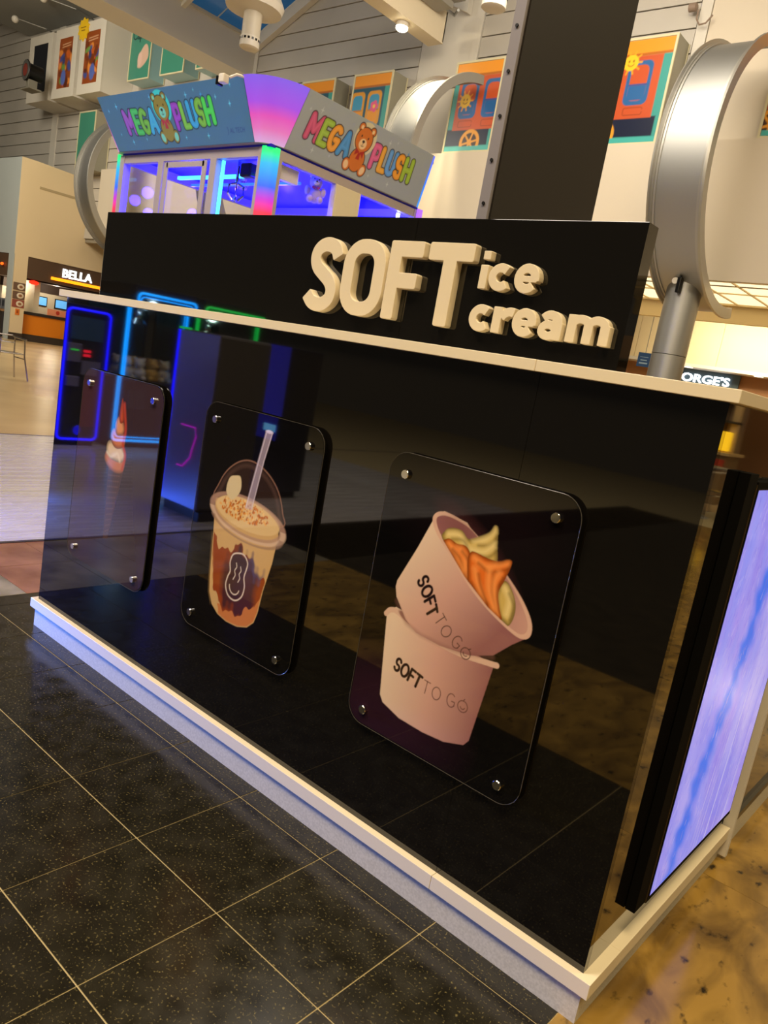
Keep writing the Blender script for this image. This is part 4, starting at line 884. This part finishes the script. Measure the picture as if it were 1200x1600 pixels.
for k in range(20): a = k*PI/10; r = .36 if k % 2 else .28; sp_.append((r*math.cos(a), .3+r*math.sin(a)))
MB().prism(sp_, -.03, 0).build('star', M('yellow_star', (232,190,30), .5), st); MB().box(-.16,.16,-.034,-.031,.34,.37).box(-.12,.12,-.034,-.031,.25,.28).build('lettering_lines', M('star_ink', (150,110,20), .5), st)
pj_ = empty('wall_projector', (-24.55, 10.5, 8.02), 0, 'black round projector with a red lens on a wall arm', 'projector'); pj_.scale = (.6, .5, .72)
MB().lathe([(.42,-.05),(.46,0),(.42,.08),(.34,.1),(.34,1.0)], 24, axis='y').build('barrel', black_plastic, pj_, True, loc=(-.45,0,.85)); MB().lathe([(.26,-.06),(.26,.02)], 20, axis='y').build('lens', M('red_lens', (120,50,40), .2), pj_, loc=(-.45,0,.85)); MB().lathe([(.28,-.055),(.43,-.055),(.43,-.03),(.28,-.03)], 24, axis='y', cap=False).build('bezel', steel, pj_, loc=(-.45,0,.85))
MB().box(-.55, -.25, .1, .7, .1, .5, .02).box(-.8, .3, -.1, .7, .02, .08).build('bracket', M('bracket_grey', (120,116,104), .5), pj_)
for i, (x, z) in enumerate(((-26.6,10.55), (-24.6,10.9), (-22.9,11.0))):
    t = empty('arm_spotlight', (x+.3, 11.4, z), 0, ['arm spotlight over the empty poster cabinet','arm spotlight over the middle poster cabinet','arm spotlight over the right poster cabinet'][i], 'lamp', 'small spotlights on arms above the poster cabinets')
    MB().tube([(0,1.17,-.1),(0,.3,0),(-.6,-.5,.1)], .025, 6).build('arm', steel, t); MB().ball((-.6,-.5,.05), .12).build('lamp_head', white_paint, t, True)

# ================================================================== CAFE BLOCK AT THE FAR LEFT
XB = -24.0
wl = empty('wall_left', (XB, 12, 0), kind='structure')
cream_w = M('cafe_cream_wall', (222,200,160), .7); grey_w = M('cafe_grey_wall', (176,184,184), .7)
def lpart(mb, name, mat): o = mb.build(name, mat, wl); o.location = (-XB, -12, 0); return o
lpart(MB().box(-25.2, XB, 10.26, 16, 2.80, 5.6).box(-25.2, XB, 10.26, 10.75, 5.6, 5.85), 'upper_wall', cream_w)
lpart(MB().prism([(10.75,5.6),(16,5.6),(16,5.62),(10.75,5.85)], -25.2, XB, 'yz'), 'upper_wall', cream_w)
lpart(MB().box(XB-.02, XB+.012, 10.9, 16, 5.02, 5.10), 'groove_shade_strip', M('cream_groove_shade', (176,156,116), .7))  # darker strip paints the shade of the recessed panel groove
lpart(MB().box(-40, XB-.01, 10.25, 10.27, 2.80, 5.85).box(XB-.4, XB-.01, 10.25, 10.27, 0, 2.8), 'grey_front_wall', grey_w)
lpart(MB().box(XB-.4, XB, 10.28, 10.72, .0, 2.80), 'pillar', cream_w)
lpart(MB().box(XB-.5, XB-.02, 10.72, 16, 2.10, 2.79), 'brown_fascia', M('cafe_brown', (84,62,44), .6))
lpart(MB().box(XB-.4, XB+.012, 10.26, 10.73, 0, .24).box(XB-.72, XB-.22, 10.735, 15.7, 0, .235), 'baseboard', M('cafe_base', (56,46,38), .5))
lpart(MB().box(XB-2.6, XB-.3, 10.72, 16, 2.05, 2.1), 'cafe_ceiling', M('cafe_dark_ceiling', (50,34,28), .7))
lpart(MB().box(XB-2.0, XB-1.8, 10.72, 16, .2, 1.75), 'cafe_back_wall', M('cafe_back', (196,186,168), .6))
lpart(MB().box(XB-2.0, XB-1.75, 10.72, 16, 1.75, 2.05), 'cafe_back_band', M('cafe_dark_ceiling', (50,34,28), .7))
lpart(MB().box(-40, XB-.4, 10.27, 10.5, 2.06, 2.79), 'brown_fascia', M('cafe_brown', (84,62,44), .6))
lpart(MB().box(-40, XB-.4, 11.2, 11.4, 0, 2.06), 'kitchen_back_wall', M('kitchen_wall', (220,206,176), .6))
ct = empty('cafe_counter', (XB-.45, 13.0, .24), 0, 'orange cafe counter with a dark worktop at the far left', 'counter')
MB().box(-.25, .2, -2.25, 2.7, 0, .66).build('orange_front', M('cafe_orange', (226,130,20), .5), ct); MB().box(-.3, .24, -2.27, 2.7, .665, .76).build('worktop', M('dark_top', (50,44,40), .4), ct)
k2 = empty('kitchen_counter', (-26.5, 10.45, 0), 0, 'black counter of the stall at the left frame edge', 'counter'); MB().box(-2, 2.05, -.25, .2, .08, .88).build('counter_body', M('near_black', (44,38,38), .5), k2); MB().box(-2.02, 2.07, -.28, .22, .88, .95).build('worktop', M('tan_top', (150,110,70), .5), k2); MB().box(-1.9, 1.9, -.2, .2, 0, .08).build('foot', black_plastic, k2)
for i, x in enumerate((-25.0, -24.72)):
    t = empty('kitchen_appliance', (x, 10.45, .951), 0, ['grey kitchen appliance at the left frame edge','grey kitchen appliance nearest the cafe pillar'][i], 'appliance'); MB().box(-.12, .12, -.12, .12, 0, .36, .01).build('housing', M('appliance_grey', (110,112,118), .4), t); MB().box(-.08, .08, -.125, -.121, .1, .3).build('front_window', M('appliance_dark', (50,54,64), .3), t)
sg = empty('cafe_sign', (XB-.0195, 11.9, 2.34), 0, 'white lit letters BELLA over an orange light bar', 'sign')
text_obj('letters', 'BELLA', .40, .02, M('lit_letters', (240,250,255), emit=2.2), sg, (.0205, .02, .035), (PI/2, 0, PI/2), off=.008, sx=1.02)
MB().box(.0, .06, -.35, 2.0, -.13, -.03, .01).build('orange_light_bar', M('orange_tube', (255,150,20), emit=1.8), sg)
rs = empty('red_sign', (XB-.28, 11.1, 1.93), 0, 'small red glowing oval sign above the orange counter', 'sign'); MB().ball((0,0,.07), .07, .3, 2.5, 1).build('glowing_face', M('red_glow', (255,40,20), emit=2.2), rs, True); MB().tube([(0,0,.13),(0,0,.165)], .01).build('hanger', steel, rs)
for i, (y, wd) in enumerate(((11.42,.30), (12.06,.55), (12.9,.55), (13.9,.55))):
    t = empty('menu_screen', (XB-1.78, y, 1.27), 0, ['pale narrow menu screen behind the orange counter','blue menu screen behind the orange counter, left of the pair','blue menu screen nearest the kiosk edge','menu screen hidden behind the kiosk'][i], 'screen', 'menu screens behind the orange counter')
    MB().box(0, .03, -wd/2, wd/2, 0, .34).build('casing', black_plastic, t); MB().box(.031, .035, -wd/2+.03, wd/2-.03, .03, .31).build('display', M('menu_blue', (90,160,220), emit=.9) if i else M('menu_white', (210,230,250), emit=1), t)
t = empty('counter_notice', (XB-.33, 12.1, 1.0), 0, 'orange and white notice standing on the cafe counter', 'notice'); MB().box(0, .02, -.42, .42, 0, .22).build('card', M('notice_orange', (240,150,110), .5), t); MB().ball((.02,-.05,.12), .07, .1, 1, 1).build('emblem', M('notice_red', (200,60,40), .5), t)
for i, z in enumerate((1.65, 1.36, 1.09)):
    t = empty('food_picture', (XB+.004, 10.50, z), 0, ['food picture on the cafe pillar, topmost of three','food picture on the cafe pillar, middle of three','reddish food picture on the cafe pillar, lowest of three'][i], 'poster', 'food pictures on the cafe pillar')
    MB().box(0, .012, -.2, .2, 0, .25).build('board', M('food_brown', (110,84,66), .5) if i < 2 else M('food_red', (150,76,60), .5), t); MB().ball((.012,.05,.12), .10, .08, 1.2, .95).build('plate', M('food_plate', (220,206,180), .5), t, True); MB().ball((.02,.05,.12), .05, .1, 1.2, .9).build('food', M('food_mid', (150,100,60), .6), t, True)
t = empty('orange_notice', (XB+.004, 10.5, .84), 0, 'small orange notice low on the cafe pillar', 'notice'); MB().box(0, .01, -.07, .07, 0, .20).build('sheet', M('orange_sheet', (220,120,40), .5), t); MB().box(.0105, .012, -.03, .03, .06, .15).build('emblem', M('dark_orange', (160,70,20), .5), t)
t = empty('orange_glow_sign', (-24.75, 10.2, 2.38), 0, 'tiny orange glowing sign at the left frame edge', 'sign'); MB().ball((0,0,.05), .05, 2.5, .3, 1).build('glowing_face', M('orange_glow', (255,90,20), emit=2.2), t, True)
point('cafe_lamp', (-24.9, 12.2, 1.95), 40, (1,.85,.6)); point('kitchen_lamp', (-25.3, 10.85, 1.9), 30, (1,.86,.62)); 
# aluminium bistro chairs
alu = M('aluminium_tube', (176,170,168), .25, 1)
def chair(loc, rz, label, g='aluminium chairs on the open floor'):
    t = empty('metal_chair', loc, rz, label, 'chair', g)
    MB().box(-.2, .2, -.2, .2, .43, .45, .008).build('seat', alu, t)
    for sx_ in (-1, 1):
        for sy_ in (-1, 1): MB().tube([(sx_*.20,sy_*.19,.69),(sx_*.21,sy_*.20,.40),(sx_*.27,sy_*.26,.0)], .013, 8).build('leg', alu, t, True)
        MB().tube([(sx_*.20,-.24,.69),(sx_*.20,.20,.70)], .015, 8).build('armrest', alu, t, True); MB().tube([(sx_*.22,-.2,.36),(sx_*.22,.2,.36)], .010, 8).build('side_rail', alu, t, True)
    MB().tube([(-.2,.20,.70),(-.18,.25,.72),(.18,.25,.72),(.2,.20,.70)], .013, 8).tube([(-.2,.2,.6),(.2,.2,.6)], .010, 8).build('backrest', alu, t, True)
    return t
chair((-10.6, 4.42, 0), PI/2, 'silver metal chair at the left frame edge, right one of the pair'); chair((-11.1, 3.95, 0), PI/2+.2, 'silver metal chair mostly cut by the left frame edge')

# ================================================================== WHAT THE GLOSS REFLECTS (arcade row across the aisle, stall behind), plus an added glow machine
cyan_n = M('cyan_neon', (20,170,255), emit=9.0, ecol=(10,150,255)); blue_n = M('blue_neon', (20,20,255), emit=9.0, ecol=(14,10,255)); green_n = M('green_neon', (30,230,90), emit=3.0); pink_n = M('pink_neon', (230,40,230), emit=2.5, ecol=(220,30,220))
dark_cab = M('navy_cabinet', (30,32,50), .35); lav = M('neon_tinted_grey', (150,146,190), .4); dgrey = M('dark_grey_side', (92,88,92), .45)  # lavender holds the blue neon light on the prize machine's grey front
def neonrect(x, y0, y1, z0, z1, r, col, par, name='neon_tube'):
    pts = [(x, a, b) for a, b in rrect(y0, y1, z0, z1, .05, 4)]; return MB().tube(pts, r, 6, closed=True).build(name, col, par, True)
ck = empty('change_machine', (-4.6, -2.43, 0), 0, 'narrow change machine outlined in blue neon, across the aisle', 'machine')
MB().box(-.3, .28, -.25, .25, .05, 1.40, .01).build('cabinet', dark_cab, ck); MB().box(-.27, .25, -.22, .22, 0, .05).build('foot', black_plastic, ck)
neonrect(.30, -.225, .225, .07, 1.35, .012, blue_n, ck)
MB().box(.281, .29, -.17, .17, 1.06, 1.28).build('display', M('dim_display', (40,70,100), .2, emit=.35), ck); MB().box(.281, .295, -.05, .02, .94, .965).box(.281, .295, -.05, .02, .90, .925).build('red_digits', M('red_digits', (255,30,60), emit=3), ck)
MB().box(.281, .32, .06, .2, .84, 1.02, .005).build('bill_acceptor', M('mid_grey', (110,106,140), .4), ck); MB().box(.32, .323, .09, .17, .95, .965).build('green_slot', M('green_slot', (60,240,90), emit=1.5), ck)
MB().box(.281, .29, -.17, .03, .72, .86).build('card_panel', M('mid_grey', (110,106,140), .4), ck); MB().box(.281, .33, .06, .19, .6, .7, .01).build('coin_tray', M('mid_grey', (110,106,140), .4), ck); MB().ball((.285,0,.16), .05, .2, 1, 1).build('blue_button', M('blue_button', (20,20,255), emit=1.6), ck, True)
rp = MB().box(.281, .29, -.2, -.03, .2, .68).build('red_panel', M('dark_red', (110,24,34), .4), ck)
def claw2(y0, y1, neon, label, nc):
    ym = (y0+y1)/2; h = (y1-y0)/2; t = empty('neon_claw_machine', (-4.7, ym, 0), 0, label, 'arcade machine', 'claw machines across the aisle')
    MB().box(-.4, .38, -h, h, .05, .72, .01).build('cabinet', dark_cab, t); MB().box(-.36, .34, -h+.03, h-.03, 0, .05).build('foot', black_plastic, t)
    MB().box(-.4, .38, -h, h, 1.58, 1.70, .01).build('roof', dark_cab, t); MB().box(-.4, -.38, -h, h, .72, 1.58).build('back_panel', M('dark_teal', (18,40,56), .5), t)
    for a in (-h, h-.03):
        MB().box(-.4, -.37, a, a+.03, .72, 1.58).build('post', dark_cab, t); MB().box(.35, .38, a, a+.03, .72, 1.58).build('post', dark_cab, t)
    MB().box(.36, .364, -h+.03, h-.03, .73, 1.57).build('glass_pane', gl, t)
    neonrect(.405, -h+.015, h-.015, .08, 1.62, .014, nc, t); neonrect(.398, -h+.045, h-.045, .115, 1.585, .007, nc, t)
    MB().box(.381, .40, .02, .22, .42, .62, .01).build('prize_door', M('door_steel', (80,90,110), .3, .6), t)
    MB().tube([(0,0,1.58),(0,0,1.42)], .012).ball((0,0,1.40), .05).tube([(0,0,1.4),(.08,.08,1.3)], .008).tube([(0,0,1.4),(-.08,-.08,1.3)], .008).tube([(0,0,1.4),(.08,-.08,1.3)], .008).build('claw', chrome, t, True)
    return t
claw2(-3.56, -2.82, 'cyan', 'dark claw machine outlined in cyan neon, full of plush toys', cyan_n); claw2(-4.55, -3.66, 'green', 'dark claw machine outlined in green neon, beside the cyan one', green_n)
pl_c = [('honey', (200,160,90)), ('sand', (190,176,150)), ('white_p', (206,200,196)), ('choco', (120,80,56))]
pm_ = {}
def plush(x, y, z, ci, lb):
    nm, col = pl_c[ci]
    if nm not in pm_: pm_[nm] = (MB().ball((0,0,.07), .075).ball((-.05,-.03,.02), .035).ball((.05,-.03,.02), .035).mesh(True), MB().ball((0,0,.17), .06).ball((-.045,0,.22), .02).ball((.045,0,.22), .02).ball((0,-.055,.16), .025).mesh(True))
    t = empty('plush_toy', (x, y, z), random.uniform(1, 2.4), lb, 'plush toy', 'plush toys heaped in the neon claw machines')
    link_mesh('body', pm_[nm][0], M('plush_'+nm, col, .9), t); link_mesh('head', pm_[nm][1], M('plush_'+nm, col, .9), t)
names = ['honey brown', 'sand coloured', 'off-white', 'chocolate brown']
for yb, nn in ((-3.5, 4), (-4.48, 5)):
    for i in range(nn):
        for j in range(2): k = random.randrange(4); plush(-4.45-j*.17, yb+.07+i*.155, .722, k, names[k]+' plush toy, '+['front row','back row'][j]+' '+['left end','second','third','fourth','right end'][i]+' inside the '+('cyan' if yb > -4 else 'green')+'-lit claw machine')
point('claw_inside', (-4.6, -3.2, 1.52), 3.5, (.5,.8,1)); point('claw_inside', (-4.6, -4.1, 1.52), 3, (.6,1,.8))
bd = empty('added_glow_machine', (-2.1, -.52, 0), 0, 'added unseen arcade machine whose blue underglow tints the kickboard', 'arcade machine')  # added out of view to throw a blue glow on the kickboard
MB().box(-.50, 0, -.33, .33, .06, 1.2, .01).build('cabinet', dark_cab, bd)
for y in (-.3, .3): MB().box(-.48, -.42, y-.02, y+.02, 0, .06).box(-.10, -.04, y-.02, y+.02, 0, .06).build('foot', black_plastic, bd)
MB().box(.001, .012, -.26, .26, .22, .95).build('lit_front', M('blue_lit_front', (80,110,255), .3, emit=1.2, ecol=(50,90,255)), bd)
MB().box(-.36, -.352, -.26, .26, .018, .05).build('underglow_strip', M('underglow', (80,120,255), emit=3), bd)
area('added_kick_lamp', (-2.445, -.52, .034), (0, -.52, .034), .5, 640, (.07, .21, 1), .02)  # added lamp, colours the kickboard blue
gm = empty('prize_machine', (-1.66, -2.08, 0), 0, 'grey prize machine tinted lavender by neon, with dark side, across the aisle', 'machine')
MB().box(-.24, .235, -.24, .235, .07, 1.34, .02).build('cabinet', dgrey, gm); MB().box(-.235, .235, .2355, .243, .075, 1.33).build('front_panel', lav, gm); MB().box(-.22, .26, -.22, .22, 0, .069).build('foot', black_plastic, gm)
MB().tube([(-.245,.245,.08),(-.245,.245,1.33)], .010, 6).build('neon_tube', blue_n, gm, True); MB().tube([(-.24,.25,1.345),(-.1,.25,1.345)], .008, 6).build('neon_tube', green_n, gm, True)
MB().tube([(-.07,.255,.66),(.10,.255,.66),(.12,.255,.60),(.09,.255,.50),(.08,.255,.44),(.0,.255,.36),(-.07,.255,.36)], .006, 6).build('neon_tube', pink_n, gm, True)
area('prize_machine_fill', (-2.4, -1.1, 1.3), (-1.7, -1.85, .8), .4, 7, (.35, .4, 1))  # added blue lamp washing the prize machine's front
bl = empty('arcade_cabinet', (-2.2, -3.1, 0), 0, 'blue glowing arcade cabinet behind the prize machine', 'machine')
MB().box(-.25, .17, -.35, .2, .06, 1.34, .01).build('cabinet', dark_cab, bl); MB().box(-.22, .15, -.3, .17, 0, .06).build('foot', black_plastic, bl); MB().box(.02, .34, .2, .205, .55, 1.34).build('glowing_side', M('indigo_glow', (60,60,230), emit=.5), bl); MB().box(.18, .33, .207, .21, .62, .68).build('bright_slot', M('slot_glow', (120,200,255), emit=4), bl)
# stall and seating seen in the side panel
sl = empty('snack_stall', (6.6, 12.4, 0), 0, 'snack stall with shelves and a red and yellow lit sign, beyond the kiosk', 'stall')
MB().box(-.5, 2.6, -.3, .5, 0, .85).build('counter', M('stall_tan', (120,96,60), .5), sl); MB().box(-.55, 2.65, -.35, .55, .851, .90).build('worktop', M('stall_top', (186,160,110), .4), sl)
for z in (1.4, 1.8, 2.2): MB().box(-.4, 2.5, .2, .5, z, z+.04).build('shelf', M('stall_dark', (46,40,30), .5), sl)
for x in (-.4, .9, 2.4): MB().box(x, x+.12, .3, .42, .9, 2.6).build('post', M('stall_post', (190,160,110), .5), sl)
MB().box(-.45, 2.6, .5, .56, .9, 2.7).build('back_board', M('stall_brown', (110,84,60), .6), sl)
MB().box(.02, .22, -.1, .1, .92, 1.2, .02).build('lit_sign', M('red_lit', (230,50,30), emit=1.2), sl); MB().box(-.42, .015, -.1, .1, .92, 1.25, .02).build('lit_sign_end', M('yellow_lit', (255,200,30), emit=1.8), sl); MB().box(-.5, 2.6, -.36, -.31, .62, .78).build('red_stripe', M('stall_red', (170,50,24), .5), sl)
for i, (x, y, r) in enumerate(((5.2,9.6,.3), (6.0,10.6,1.4), (4.9,10.9,2.4), (6.6,9.4,4.0))):
    chair((x, y, 0), r, ['metal chair mirrored beside the display','metal chair mirrored near the snack stall','metal chair mirrored behind the others','metal chair farthest right of the stall seats'][i], 'metal chairs in front of the snack stall')
tb = empty('round_table', (5.7, 9.9, 0), 0, 'round steel table among the chairs of the snack stall', 'table'); MB().lathe([(.35,.73),(.36,.75),(.0001,.75)], 28).build('tabletop', steel, tb); MB().tube([(0,0,.02),(0,0,.73)], .03).build('pedestal', steel, tb); MB().lathe([(.22,0),(.20,.02),(.03,.03)], 20).build('foot', steel, tb)
for x in (5.0, 8.0): point('stall_lamp', (x, 11.2, 2.7), 25, (1,.8,.5), .15)
